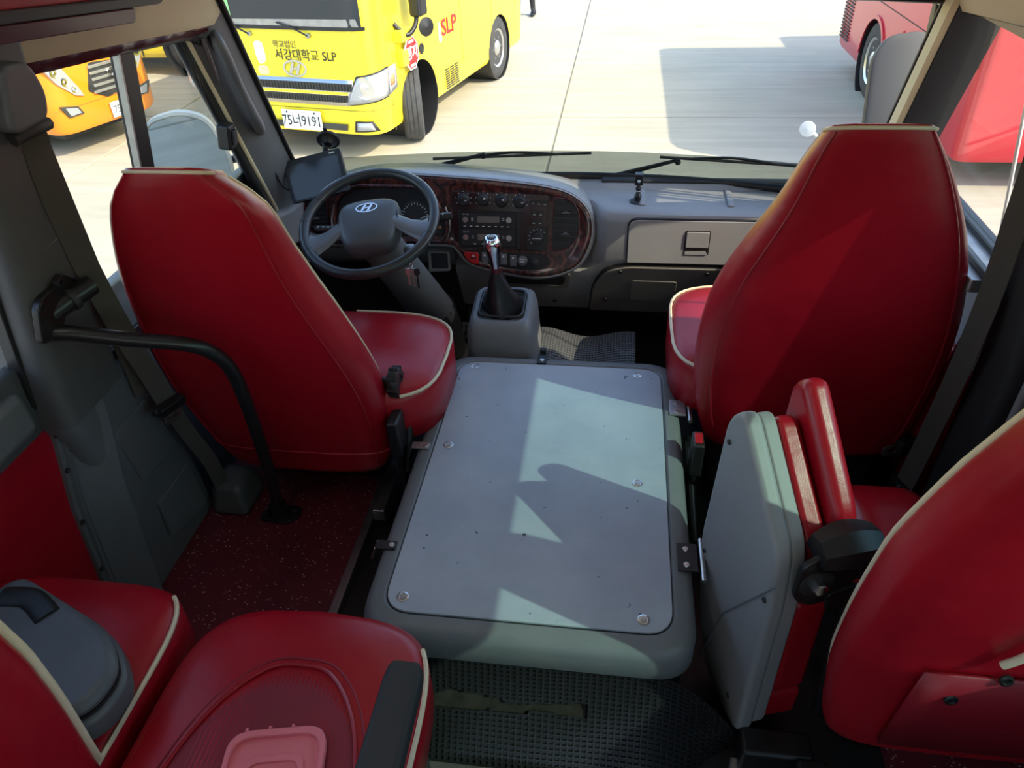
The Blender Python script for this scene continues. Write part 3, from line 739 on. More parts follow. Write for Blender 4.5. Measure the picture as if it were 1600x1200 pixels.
# ------------------------------------------------------------------ rubber mats with a square rib pattern
SINK = Vector((0, 0, 1))
def rib_mat(name, label, f, x0, x1, v0, v1, nx, nv, hole=None, h=.004, mat='rubber'):
    """f(x, v) -> Vector; one continuous moulded sheet: raised ribs round sunken squares"""
    verts = []; faces = []; idx = {}
    us = []; vs = []
    for i in range(nx):
        for s in (0, .26, .32, .94): us.append((i+s)/nx)
    us.append(1.)
    for j in range(nv):
        for s in (0, .26, .32, .94): vs.append((j+s)/nv)
    vs.append(1.)
    for j, v in enumerate(vs):
        for i, u in enumerate(us):
            low = (i % 4 in (2, 3)) and (j % 4 in (2, 3))
            x = lerp(x0, x1, u); y = lerp(v0, v1, v); p = f(x, y); 
            verts.append(p-(SINK*(h if low else 0)))
    W = len(us)
    for j in range(len(vs)-1):
        for i in range(W-1):
            if hole and hole(lerp(x0, x1, us[i]), lerp(v0, v1, vs[j])): continue
            faces.append((j*W+i, j*W+i+1, (j+1)*W+i+1, (j+1)*W+i))
    o = mesh(name, verts, faces, mat)
    tag(o, label, 'mat'); return o
def aisle_mat():
    def f(x, v):   # v from the lid's rear edge (0) downwards and back
        y = .836-.05*v-.055*v*v; z = .20-.215*v
        k = max(0, x-.10)/.16; z -= .12*k*k; y += .03*k*k*v
        return Vector((x, y, z+.0025*math.sin(x*23+v*9)))
    def hole(x, v): 
        c = .46+.02*math.sin(x*31)+.012*math.sin(x*70); w = .046+.018*math.sin(x*22+1)
        return -.40 < x < -.012 and abs(v-c) < w*1.25
    global SINK; SINK = Vector((0, -.85, .5))
    o = rib_mat('aisle_mat', 'torn black rubber mat with square ribs behind the engine cover', f, -.42, .30, 0, 1.0, 54, 22, hole)
    SINK = Vector((0, 0, 1))
    rows = [[f(lerp(-.40, -.01, i/30), v)+Vector((0, .008+.005*math.sin(i*1.3+v*20), -.004)) for i in range(31)] for v in (.34, .40, .46, .52, .58)]
    fo = sheet('torn_underlay', rows, 'foam', o)
    b = box('edge_strip', (-.34, .695, -.03), (.12, .722, .0), 'steel_dull', fl, bevel=.003)
    sb = tube('edge_strip', [(.14, .705, -.01), (.22, .715, -.012), (.28, .75, -.014), (.30, .80, -.014)], .012, 'steel_dull', fl, flat=.3, sm=4)
aisle_mat()
plain('mat_grey', (.09, .095, .10), .5)
def foot_mat():
    def f(x, v): 
        z = .13+.05*math.sin(v*2.4)+.016*math.sin(x*21)
        return Vector((x, lerp(1.83, 2.12, v)-.10*max(0, x+.02), z))
    rib_mat('footwell_mat', 'crumpled grey rubber mat in front of the engine cover', f, -.235, .085, 0, 1, 34, 26, None, .003, 'mat_grey')
    bx = box('footwell_hump', (-.20, 1.82, -.03), (.05, 2.10, .10), 'plastic_black'); tag(bx, 'black hump under the crumpled footwell mat', 'floor hump')
foot_mat()

# ------------------------------------------------------------------ left side trim behind the driver
def left_trim():
    t = thing('trim_6', 'moulded dark grey trim panel on the left wall behind the driver seat', None, (-1.15, 1.2, 0), kind='structure')
    # lower housing: profile in plan (x,y) swept up, ridge rounded
    def plan(x, y0, y1, r): return roundpoly([(-1.235, y0), (x, y0), (x, y1), (-1.235, y1)], [.001, r, .02, .001], 6)
    rings = []
    for z, x, y0, y1 in ((0, -1.118, 1.045, 1.385), (.05, -1.112, 1.05, 1.38), (.25, -1.104, 1.062, 1.36), (.41, -1.102, 1.062, 1.33), (.52, -1.100, 1.045, 1.285), (.57, -1.100, 1.03, 1.255), (.585, -1.104, 1.03, 1.25)):
        rings.append([Vector((a, b, z)) for a, b in plan(x, y0, y1, .05)])
    loft('lower_housing', rings, 'trim_grey2', t, smooth=40)
    wl_ = frame((-1.103, 0, 0), (0, 1, 0), (0, 0, 1))
    for out in ([(1.27, .475), (1.315, .295), (1.155, .305), (1.135, .47)], [(1.325, .215), (1.335, .05), (1.165, .10), (1.17, .215)]):
        prism('raised_panel', roundpoly(out, .012), wl_, -.01, .006, 'trim_grey2', t, bevel=.004)
    rings = []
    for z in (.575, .65, .8, 1.0, 1.2, 1.3):
        x = -1.085+.16*max(0, z-.62)*.9; w = max(0, z-.6)
        rings.append([Vector((a, b, z)) for a, b in roundpoly([(-1.2+.1*w, 1.025), (x, 1.025+.02*w), (x-.005, 1.225-.02*w), (-1.2+.1*w, 1.235)], [.001, .03, .015, .001], 6)])
    loft('pillar_trim', rings, 'trim_grey', t, smooth=40)
    tube('pressed_groove', [(-1.045, 1.06, .965), (-1.045, 1.065, .945), (-1.045, 1.10, .94), (-1.043, 1.19, .95)], .004, 'trim_grey2', t, sm=4)
    # flange along the red side panel
    rows = []
    path = [(.60, 1.062), (.53, 1.055), (.37, 1.015), (.16, .99), (.02, .975)]
    rows = [[Vector((-1.150+dx, y+dy, z)) for dx, dy in ((-.012, -.022), (.003, -.020), (.003, -.008), (.010, -.006), (.010, .0), (.004, .003), (.010, .007), (.013, .018), (.04, .045), (.06, .08))] for z, y in path]
    fg = sheet('flange', rows, 'trim_grey2', t, smooth=30)
    for z, y in ((.545, 1.042), (.46, 1.024), (.33, .995), (.19, .979), (.06, .964)):
        lathe('screw', [(.007, 0), (.006, .003), (.003, .004), (0, .002)], frame((-1.146, y, z), (0, 1, 0), (0, 0, 1)), 'black_steel', fg, n=12)
    rp = box('red_side_panel', (-1.205, -.3, .02), (-1.156, 1.045, .60), 'vinyl_red', wl, bevel=.008)
    b = box('window_ledge', (-1.20, .3, .60), (-1.12, 1.0, .70), 'trim_grey2', wl, bevel=.02)
    sc = box('seat_foot_cover', (-1.10, 1.33, 0), (-.985, 1.47, .10), 'trim_grey', None, bevel=.02, taper=.75); tag(sc, 'dark plastic foot cover on the red floor beside the driver seat', 'foot cover')
left_trim()

def handrail():
    t = thing('handrail', 'bent black tube handrail behind the driver seat', 'handrail', (-.9, 1.35, 0))
    tube('rail_tube', [(-1.075, 1.075, .845), (-1.075, 1.065, .815), (-1.06, 1.06, .795), (-1.03, 1.075, .785), (-.95, 1.12, .745), (-.865, 1.165, .708), (-.833, 1.195, .668), (-.822, 1.222, .61), (-.825, 1.245, .50), (-.855, 1.295, .25), (-.90, 1.35, .02)], .0155, 'black_steel', t, sm=6, n=14)
    bp = prism('wall_bracket', roundpoly([(1.02, .80), (1.035, .87), (1.055, .885), (1.10, .885), (1.12, .90), (1.175, .85), (1.16, .815), (1.10, .82), (1.07, .79)], .012), frame((-1.168, 0, 0), (0, 1, 0), (.14, 0, 1)), -.005, .010, 'black_steel', t, bevel=.003)
    for y, z in ((1.04, .865), (1.10, .882)): lathe('bolt', [(.011, 0), (.011, .006), (.005, .008), (.004, .004), (0, .004)], frame((-1.157+.14*z, y, z), (0, 1, 0), (.14, 0, 1)), 'black_steel', bp, n=12)
    tube('clamp', [(-1.02, 1.165, .842), (-1.04, 1.12, .835), (-1.06, 1.075, .825)], [.020, .021, .020], 'black_steel', t, n=14)
    tube('clamp_ring', [(-1.035, 1.125, .836), (-1.040, 1.115, .834)], .0235, 'plastic_soot', t, n=14)
    lathe('collar', [(.026, .008), (.024, .05), (.0165, .055)], frame((-.90, 1.35, 0)), 'black_steel', t, n=20)
    fl_ = prism('floor_flange', roundpoly([(-.955, 1.325), (-.945, 1.375), (-.90, 1.385), (-.845, 1.385), (-.840, 1.345), (-.87, 1.315)], .018), frame(), .0, .009, 'black_steel', t, bevel=.002)
    for x, y in ((-.858, 1.365), (-.94, 1.345)): lathe('bolt', [(.010, .009), (.010, .015), (.006, .018), (0, .018)], frame((x, y, 0)), 'black_steel', fl_, n=6, smooth=10)
handrail()

def ribbon(name, pts, w, nrm, mat, parent, sm=5, th=.0015):
    """flat strap along pts; nrm = strap normal direction"""
    q = catmull(pts, sm); rings = []
    for i, p in enumerate(q):
        tg = (q[min(i+1, len(q)-1)]-q[max(i-1, 0)]).normalized()
        s = tg.cross(Vector(nrm)).normalized(); nn = s.cross(tg)
        rings.append([p-s*w/2+nn*th, p+s*w/2+nn*th, p+s*w/2-nn*th, p-s*w/2-nn*th])
    return loft(name, rings, mat, parent, smooth=30)
def belts():
    t = thing('safety_belt', 'brown grey seat belt hanging beside the driver seat with a steel tongue', 'safety belt', (-1.03, 1.25, .1))
    ribbon('webbing', [(-1.005, 1.17, 1.20), (-1.005, 1.155, 1.12), (-1.02, 1.165, 1.0), (-1.035, 1.19, .85), (-1.045, 1.225, .68), (-1.05, 1.26, .54), (-1.05, 1.275, .455)], .048, (1, -.55, 0), 'webbing', t)
    ribbon('webbing', [(-1.05, 1.28, .435), (-1.055, 1.31, .33), (-1.05, 1.345, .20), (-1.06, 1.37, .06)], .040, (1, -.6, 0), 'webbing', t)
    ribbon('webbing', [(-1.06, 1.225, 1.1), (-1.07, 1.235, .8), (-1.08, 1.25, .6), (-1.085, 1.255, .5)], .045, (1, -.3, 0), 'webbing', t)
    # guide cover
    f = frame((-1.0, 1.145, 1.205), (0, 1, 0), (.1, 0, 1))
    prism('guide_cover', roundpoly([(-.06, -.045), (.035, -.045), (.05, .0), (.03, .055), (-.04, .06)], .025), f, -.02, .028, 'trim_grey2', t, bevel=.010, seg=3)
    tube('guide_loop', [P(f, -.045, -.055, .01), P(f, 0, -.05, .018), P(f, .045, -.055, .01)], .012, 'plastic_soot', t, sm=4)
    g = frame((-1.038, 1.268, .455), (.35, .9, 0), (.25, 0, 1))
    tp = prism('tongue_grip', roundpoly([(-.036, -.012), (.036, -.012), (.036, .014), (-.036, .014)], .008), g, -.01, .012, 'plastic_black', t, bevel=.003)
    prism('tongue', roundpoly([(-.022, .0), (.022, .0), (.022, -.055), (-.022, -.055)], .010), g, -.003, .002, 'steel_dull', t, hole=roundpoly([(-.013, -.018), (.013, -.018), (.013, -.044), (-.013, -.044)], .006))
    lathe('stop_button', [(.013, 0), (.013, .010), (.008, .014), (0, .014)], frame((-1.06, 1.235, .462), (0, 1, 0), (0, 0, 1)), 'plastic_black', t, n=14)
    u = thing('safety_belt', 'dark seat belt hanging down the right pillar beside the passenger seat', 'safety belt', (.79, 1.45, .1))
    ribbon('webbing', [(.715, 1.36, 1.15), (.735, 1.38, .92), (.752, 1.40, .74), (.765, 1.43, .52), (.77, 1.46, .30), (.765, 1.47, .16)], .052, (1, .5, 0), 'webbing', u)
    ribbon('webbing', [(.80, 1.50, .60), (.80, 1.52, .50), (.795, 1.545, .36), (.79, 1.56, .24)], .044, (1, .3, 0), 'vinyl_dark', u)
    h = frame((.772, 1.53, .235), (-.8, -.3, 0), (.1, .2, 1))
    prism('tongue_grip', roundpoly([(-.034, -.02), (.03, -.02), (.03, .022), (-.034, .022)], .008), h, -.012, .012, 'plastic_black', u, bevel=.003)
    prism('tongue', roundpoly([(.025, .015), (.075, .012), (.075, -.016), (.025, -.018)], .008), h, -.002, .002, 'steel_dull', u, hole=roundpoly([(.038, .006), (.064, .005), (.064, -.008), (.038, -.009)], .004))
    box('anchor', (.745, 1.46, -.0), (.80, 1.52, .16), 'plastic_black', u, bevel=.01)
belts()
def right_trim():
    t = thing('trim_7', 'right pillar and window sill trim beside the passenger seat', None, (.8, 1.2, .5), kind='structure')
    rings = []
    for z in (.0, .3, .55, .62, .8, 1.0, 1.2):
        x = .80-.16*max(0, z-.62)*.9
        rings.append([Vector((a, b, z)) for a, b in roundpoly([(.93, 1.31), (x, 1.31), (x, 1.46), (.93, 1.48)], [.001, .03, .03, .001], 5)])
    loft('pillar_trim', rings, 'plastic_soot', t, smooth=40)
    prism('window_sill', roundpoly([(.735, 1.46), (.86, 1.46), (.86, 2.28), (.735, 2.22)], .01), frame((0, 0, .72)), .0, .03, 'steel_dull', t, bevel=.006)
    box('door_panel', (.83, 1.3, .0), (.86, 2.3, .70), 'dash_grey', t, bevel=.01)
    box('red_door_pad', (.815, 1.34, .05), (.835, 2.2, .50), 'vinyl_red', t, bevel=.008)
    box('sill_rail', (.760, 1.46, .75), (.775, 2.2, .765), 'rubber', t, bevel=.003)
right_trim()

# ------------------------------------------------------------------ dashboard
DF = frame((0, 2.2, .4), (1, 0, 0), (0, .25, 1))
dash = thing('dashboard', 'grey bus dashboard with a wood-look instrument panel', 'dashboard', (-.15, 2.35, .1))
def dash_body():
    prof = [(2.47, .572), (2.40, .580), (2.385, .566), (2.26, .564), (2.225, .566), (2.203, .555), (2.194, .53), (2.194, .41), (2.205, .385), (2.315, .15), (2.33, .135), (2.47, .135)]
    profc = [(2.47, .572), (2.42, .572), (2.40, .566), (2.36, .56), (2.33, .56), (2.31, .54), (2.29, .50), (2.27, .36), (2.222, .340), (2.312, .15), (2.33, .135), (2.47, .135)]
    def ring(x, k): return [Vector((x, lerp(a[0], b[0], k), lerp(a[1], b[1], k))) for a, b in zip(profc, prof)]
    loft('dash_body', [ring(x, k) for x, k in ((-.535, 0), (-.3, 0), (-.11, 0), (-.075, .35), (-.045, .85), (-.02, 1), (.3, 1), (.70, 1), (.79, 1))], 'dash_grey', dash, smooth=40)
    prof2 = [(2.47, .572), (2.38, .570), (2.30, .55), (2.28, .44), (2.21, .41), (2.225, .36), (2.28, .32), (2.47, .32)]
    loft('knee_panel', [[Vector((x, y, z)) for y, z in prof2] for x in (-1.13, -1.0, -.7, -.535)], 'dash_low', dash, smooth=40)
    corner = [(-1.16, 2.47), (-1.07, 2.47), (-1.02, 2.30), (-1.05, 2.15), (-1.10, 2.08), (-1.16, 2.08)]
    prism('corner_trim', roundpoly(corner, .02), frame(), .45, .575, 'dash_grey', dash, bevel=.02, seg=3)
    # top tray ribs
    for x in (.085, .36): box('tray_rib', (x-.010, 2.25, .562), (x+.010, 2.38, .572), 'dash_grey', dash, bevel=.005, seg=3)
    box('screen_vent', (-.05, 2.405, .575), (.72, 2.44, .588), 'plastic_soot', dash, bevel=.005)
    # glove box
    G = frame((0, 2.194, 0), (1, 0, 0), (0, 0, 1))
    gl = roundpoly([(.045, .395), (.74, .395), (.74, .543), (.045, .543)], [.004, .02, .02, .03], 6)
    def grow(o, d):
        cx = sum(p[0] for p in o)/len(o); cy = sum(p[1] for p in o)/len(o)
        return [(a+math.copysign(d, a-cx), b+math.copysign(d, b-cy)) for a, b in o]
    prism('glove_box_gap', grow(gl, .004), G, -.01, .0035, 'plastic_black', dash)
    gb = prism('glove_box_door', gl, G, .0, .006, 'dash_grey', dash, bevel=.002)
    hr_ = roundpoly([(.222, .430), (.300, .430), (.300, .512), (.222, .512)], .006)
    prism('handle_recess', hr_, G, .004, .0075, 'plastic_black', gb)
    prism('handle_flap', roundpoly([(.226, .456), (.296, .456), (.296, .509), (.226, .509)], .004), G, .006, .013, 'dash_grey', gb, bevel=.002)
    prism('handle_lip', [(.226, .431), (.296, .431), (.290, .443), (.226, .440)], G, .006, .010, 'dash_grey', gb)
    # lower panel, its plane leans forward towards the floor
    LP = frame((0, 2.207, .375), (1, 0, 0), (0, -.47, 1))
    lp = roundpoly([(-.075, -.245), (.70, -.245), (.70, .008), (.045, .008), (-.02, -.015), (-.065, -.10)], [.01, .02, .02, .03, .06, .08], 6)
    prism('lower_panel_gap', grow(lp, .004), LP, -.03, .010, 'plastic_black', dash)
    lo = prism('lower_panel', lp, LP, -.02, .016, 'dash_low', dash, bevel=.003)
    prism('blank_cover', roundpoly([(.065, -.175), (.215, -.175), (.215, -.06), (.065, -.06)], .012), LP, .014, .0185, 'dash_low', lo, bevel=.0015)
    for x, b in ((.025, -.015), (.305, -.015), (-.02, -.175)): lathe('screw', [(.008, 0), (.007, .002), (.004, .002), (0, .001)], frame(P(LP, x, b, .016), LP[1], LP[2]), 'plastic_black', lo, n=12)
    cp = prism('console_pocket', roundpoly([(-.40, -.12), (-.16, -.12), (-.15, -.055), (-.40, -.055)], .02), LP, -.004, .004, 'plastic_soot', dash)
    prism('pocket_rim', roundpoly([(-.41, -.13), (-.15, -.13), (-.14, -.045), (-.41, -.045)], .02), LP, -.004, .007, 'dash_low', dash, hole=roundpoly([(-.395, -.115), (-.165, -.115), (-.155, -.06), (-.395, -.06)], .02))
    for x, b in ((-.20, -.215), (-.45, -.215)): lathe('screw', [(.008, 0), (.007, .002), (.004, .002), (0, .001)], frame(P(LP, x, b, .002), LP[1], LP[2]), 'plastic_black', dash, n=12)
dash_body()
BEZ = [(-1.085, .12), (-1.055, .185), (-.985, .222), (-.86, .253), (-.70, .262), (-.54, .256), (-.38, .246), (-.24, .232), (-.15, .210), (-.095, .170), (-.072, .115), (-.078, .05), (-.11, -.015), (-.165, -.048), (-.24, -.064), (-.31, -.060), (-.40, -.045), (-.475, -.022), (-.515, .02), (-.55, .038), (-.70, .035), (-.95, .03), (-1.06, .055)]
def offs(pts, d):
    n = len(pts); out = []
    for i in range(n):
        a = Vector((*pts[i-1], 0)); b = Vector((*pts[(i+1) % n], 0)); t = (b-a).normalized()
        out.append((pts[i][0]-t.y*d*ORI, pts[i][1]+t.x*d*ORI))
    return out
ORI = 1
_ar = sum(BEZ[i-1][0]*BEZ[i][1]-BEZ[i][0]*BEZ[i-1][1] for i in range(len(BEZ)))
ORI = 1 if _ar < 0 else -1
def ticks(name, c, r0, r1, a0, a1, n, w, mat, parent, d):
    v = []; f = []
    for i in range(n):
        a = math.radians(lerp(a0, a1, i/(n-1))); ca, sa = math.cos(a), math.sin(a); big = 1.0 if i % 2 == 0 else .55
        for (r, s) in ((r1-(r1-r0)*big, -w), (r1, -w), (r1, w), (r1-(r1-r0)*big, w)):
            v.append(P(DF, c[0]+ca*r-sa*s, c[1]+sa*r+ca*s, d))
        f.append((4*i, 4*i+1, 4*i+2, 4*i+3))
    return mesh(name, v, f, mat, parent)
def instrument_panel():
    B = spline2(BEZ, 4)
    hood = loft('instrument_hood', [[P(DF, a, b, d) for a, b in offs(B, o)] for d, o in ((-.22, .014), (-.03, .013), (.0, .011), (.010, .006), (.010, .002), (-.006, .001))], 'dash_grey', dash, smooth=50)
    wood = loft('wood_bezel', [[P(DF, a, b, d) for a, b in offs(B, o)] for d, o in ((.0, .001), (.012, -.002), (.016, -.008), (.012, -.020), (.008, -.028), (.008, -.05))], 'wood', dash, smooth=60)
    tube('bright_edge', [P(DF, a, b, .0125) for a, b in offs(B, .001)], .0022, 'steel_dull', wood, closed=True, n=6)
    # instrument cluster: sunk black face with a brow
    cl = roundpoly([(-.915, .055), (-.555, .055), (-.548, .12), (-.60, .205), (-.66, .222), (-.85, .222), (-.91, .19), (-.93, .12)], .03, 5)
    cf = prism('cluster_face', cl, DF, .006, .0095, 'plastic_black', dash)
    prism('cluster_frame', offs(cl, .010) if _sgn(cl) == _sgn(B) else offs(cl, -.010), DF, .006, .030, 'wood', dash, hole=cl, bevel=.004)
    for x, r, n in ((-.80, .048, 17), (-.655, .050, 19), (-.885, .024, 7), (-.575, .022, 7)):
        g = lathe('gauge', [(r, .0), (r, .003), (r*.93, .004), (r*.93, .001), (0, .001)], frame(P(DF, x, .13, .0095), DF[1], DF[2]), 'plastic_soot', cf, n=32)
        ticks('gauge_scale', (x, .13), r*.70, r*.88, 215, -35, n, .0011, 'print_white', g, .0117)
        a = math.radians(205); 
        prism('needle', [(x-.0012, .129), (x+.0012, .131), (x+math.cos(a)*r*.75, .13+math.sin(a)*r*.75)], DF, .0120, .0128, 'hazard_red', g)
    ic = lathe('warning_lamp', [(.005, 0), (.005, .001), (0, .001)], frame(P(DF, -.572, .095, .012), DF[1], DF[2]), 'lamp_amber', cf, n=10)
    for k, (x, sl_) in enumerate(((-.925, 1), (-.545, -1))):
        tube('cluster_side_trim', [P(DF, x, .06, .028), P(DF, x-.012*sl_, .11, .030), P(DF, x+.002*sl_, .165, .028)], .007, 'steel_dull', dash, sm=4, flat=.4)
    vents()
    # centre stack
    cs = prism('centre_stack', roundpoly([(-.525, .03), (-.218, .022), (-.212, .205), (-.53, .212)], .012), DF, .006, .0125, 'stack_black', dash, bevel=.002)
    for i, (x, s, r) in enumerate(((-.49, .186, .021), (-.425, .187, .020), (-.365, .184, .021), (-.305, .182, .021))):
        k = lathe('heater_knob', [(r, 0), (r, .006), (r*.82, .010), (r*.80, .016), (r*.7, .018), (0, .018)], frame(P(DF, x, s, .0125), DF[1], DF[2]), 'plastic_soot', cs, n=28)
        ticks('knob_scale', (x, s), r*1.10, r*1.28, 205, -25, 7, .0013, 'print_white', cs, .0131)
        a = math.radians((0, 40, 35, 0)[i]); c, sn = math.cos(a), math.sin(a)
        prism('knob_grip', [(x-c*r*.75+sn*.003, s-sn*r*.75-c*.003), (x+c*r*.75+sn*.003, s+sn*r*.75-c*.003), (x+c*r*.75-sn*.003, s+sn*r*.75+c*.003), (x-c*r*.75-sn*.003, s-sn*r*.75+c*.003)], DF, .030, .0345, 'plastic_black', k)
        box('pointer', (x+c*r*.35-.0012, s+sn*r*.35-.0012, .0345), (x+c*r*.62+.0012, s+sn*r*.62+.0012, .0350), 'print_white', k, fr=DF)
    for x, s in ((-.262, .181), (-.243, .180), (-.224, .179), (-.258, .146), (-.237, .146), (-.260, .119), (-.239, .119)):
        b = box('push_button', (x-.0075, s-.007, .0125), (x+.0075, s+.007, .017), 'plastic_black', cs, bevel=.001, fr=DF)
        box('button_mark', (x-.004, s-.005, .017), (x+.004, s-.003, .0173), 'print_white', b, fr=DF)
    r = .027; x, s = -.247, .068
    prism('timer_panel', roundpoly([(-.282, .027), (-.216, .027), (-.216, .105), (-.282, .105)], .006), DF, .012, .0145, 'plastic_black', cs)
    kd = lathe('timer_knob', [(r*.8, 0), (r*.8, .006), (r*.65, .014), (0, .015)], frame(P(DF, x, s, .0145), DF[1], DF[2]), 'plastic_soot', cs, n=28)
    ticks('knob_scale', (x, s), r*.9, r*1.08, 220, 40, 8, .0016, 'print_white', cs, .0150)
    box('pointer', (x-.018, s-.001, .0292), (x+.014, s+.001, .0300), 'print_white', kd, fr=DF)
    # two radios
    ro = prism('radio_surround', roundpoly([(-.510, .028), (-.305, .028), (-.300, .148), (-.508, .155)], .006), DF, .012, .018, 'plastic_black', cs, hole=roundpoly([(-.503, .033), (-.318, .033), (-.316, .143), (-.502, .149)], .004), bevel=.0015)
    for k, (s0, s1) in enumerate(((.094, .146), (.036, .092))):
        ra = box('radio', (-.502, s0, .0115), (-.320, s1, .0165), 'plastic_soot', cs, bevel=.0015, fr=DF)
        box('radio_display', (-.445, s0+.020, .0165), (-.372, s0+.040, .0172), 'lcd', ra, fr=DF)
        for x in (-.484, -.340):
            kb = lathe('radio_knob', [(.0095, 0), (.0095, .006), (.0088, .0085), (.0066, .0088), (.0064, .0075), (0, .0075)], frame(P(DF, x, s0+.030, .0165), DF[1], DF[2]), 'plastic_black', ra, n=20)
            lathe('knob_ring', [(.0092, 0), (.0092, .0012), (.0070, .0012), (.0070, .0)], frame(P(DF, x, s0+.030, .0250), DF[1], DF[2]), 'steel', kb, n=20)
        for i in range(8 if k == 0 else 4):
            xx = -.487+i*.0205 if k == 0 else -.455+i*.028
            bt = box('radio_key', (xx-.008, s0+.003, .0165), (xx+.008, s0+.013, .0182), 'plastic_black', ra, bevel=.0006, fr=DF)
            box('key_mark', (xx-.0045, s0+.0065, .0182), (xx+.0045, s0+.0090, .0184), 'print_white', bt, fr=DF)
        for x, s in ((-.490, s0+.046), (-.478, s0+.046), (-.462, s0+.033), (-.462, s0+.027), (-.360, s0+.034), (-.360, s0+.028)):
            box('print_mark', (x-.004, s-.001, .0165), (x+.004, s+.001, .0168), 'print_white', ra, fr=DF)
    # switch row
    pod = prism('switch_pod', roundpoly([(-.505, .022), (-.215, .012), (-.200, -.016), (-.235, -.040), (-.33, -.040), (-.43, -.034), (-.485, -.012)], .014), DF, .008, .013, 'plastic_black', dash, bevel=.002)
    hz = prism('hazard_switch', roundpoly([(-.494, .016), (-.444, .015), (-.444, -.026), (-.470, -.022), (-.490, -.002)], .008), DF, .012, .020, 'hazard_red', pod, bevel=.003)
    tri = [(-.466, .002), (-.456, .002), (-.461, .010)]
    prism('hazard_triangle', tri, DF, .0198, .0206, 'print_white', hz, hole=[(-.4635, .0035), (-.4585, .0035), (-.461, .0075)])
    box('hazard_mark', (-.472, -.006, .0198), (-.450, -.002, .0204), 'text_black', hz, fr=DF)
    for x, dy in ((-.423, 0), (-.395, -.001), (-.360, -.003), (-.328, -.007)):
        sw = box('rocker_switch', (x-.011, -.022+dy, .012), (x+.011, .016+dy, .0185), 'trim_grey2', pod, bevel=.003, fr=DF)
        box('switch_mark', (x-.003, .003+dy, .0185), (x+.003, .010+dy, .0190), 'print_white', sw, fr=DF)
    so_ = lathe('power_socket', [(.017, 0), (.017, .006), (.014, .008), (0, .008)], frame(P(DF, -.297, -.010, .013), DF[1], DF[2]), 'trim_grey2', pod, n=24)
    for s in (-.004, -.012): box('socket_mark', (-.305, s-.0012, .0208), (-.289, s+.0012, .0213), 'print_white', so_, fr=DF)
    lathe('lighter_socket', [(.018, 0), (.018, .005), (.013, .006), (.012, .020), (.009, .022), (0, .022)], frame(P(DF, -.255, -.014, .013), DF[1], DF[2]), 'plastic_soot', pod, n=24)
    # small recessed pocket left of the centre stack
    pk = prism('key_pocket', roundpoly([(-.62, -.06), (-.545, -.055), (-.545, .012), (-.62, .012)], .008), DF, -.015, .004, 'dash_low', dash, hole=roundpoly([(-.612, -.05), (-.553, -.047), (-.553, .005), (-.612, .005)], .006), bevel=.002)
    box('pocket_floor', (-.614, -.052, -.012), (-.551, .007, -.008), 'plastic_black', pk, fr=DF)
def _sgn(p): return sum(p[i-1][0]*p[i][1]-p[i][0]*p[i-1][1] for i in range(len(p))) > 0
def vents():
    vr = roundpoly([(-.200, .025), (-.150, .032), (-.115, .075), (-.112, .150), (-.140, .192), (-.197, .197)], [.012, .03, .04, .04, .03, .012], 5)
    vl = roundpoly([(-1.045, .075), (-.955, .075), (-.955, .19), (-.985, .205), (-1.03, .165)], [.02, .02, .02, .03, .03], 5)
    for out, x0, x1, s0, s1, n in ((vr, -.192, -.122, .045, .180, 8), (vl, -1.03, -.962, .088, .182, 7)):
        v = prism('air_vent', out, DF, .004, .0105, 'plastic_black', dash)
        cx = sum(p[0] for p in out)/len(out); cy = sum(p[1] for p in out)/len(out)
        ring = [(cx+(a-cx)*1.06, cy+(b-cy)*1.04) for a, b in out]
        prism('vent_rim', ring, DF, .004, .019, 'gloss_burgundy', v, hole=out, bevel=.002)
        for i in range(n):
            s = lerp(s0, s1, i/(n-1)); xa, xb = x0, x1
            if s < .06 and x1 > -.2: xb = -.140
            box('vent_slat', (xa, s-.0035, .010), (xb, s+.0022, .0165), 'plastic_soot', v, bevel=.0015, fr=DF)
        for q in (.25, .75):
            s = lerp(s0, s1, q); m = (x0+x1)/2
            prism('vent_tab', [(m-.014, s+.002), (m+.014, s+.002), (m, s+.011)], DF, .0165, .022, 'trim_grey2', v)
instrument_panel()

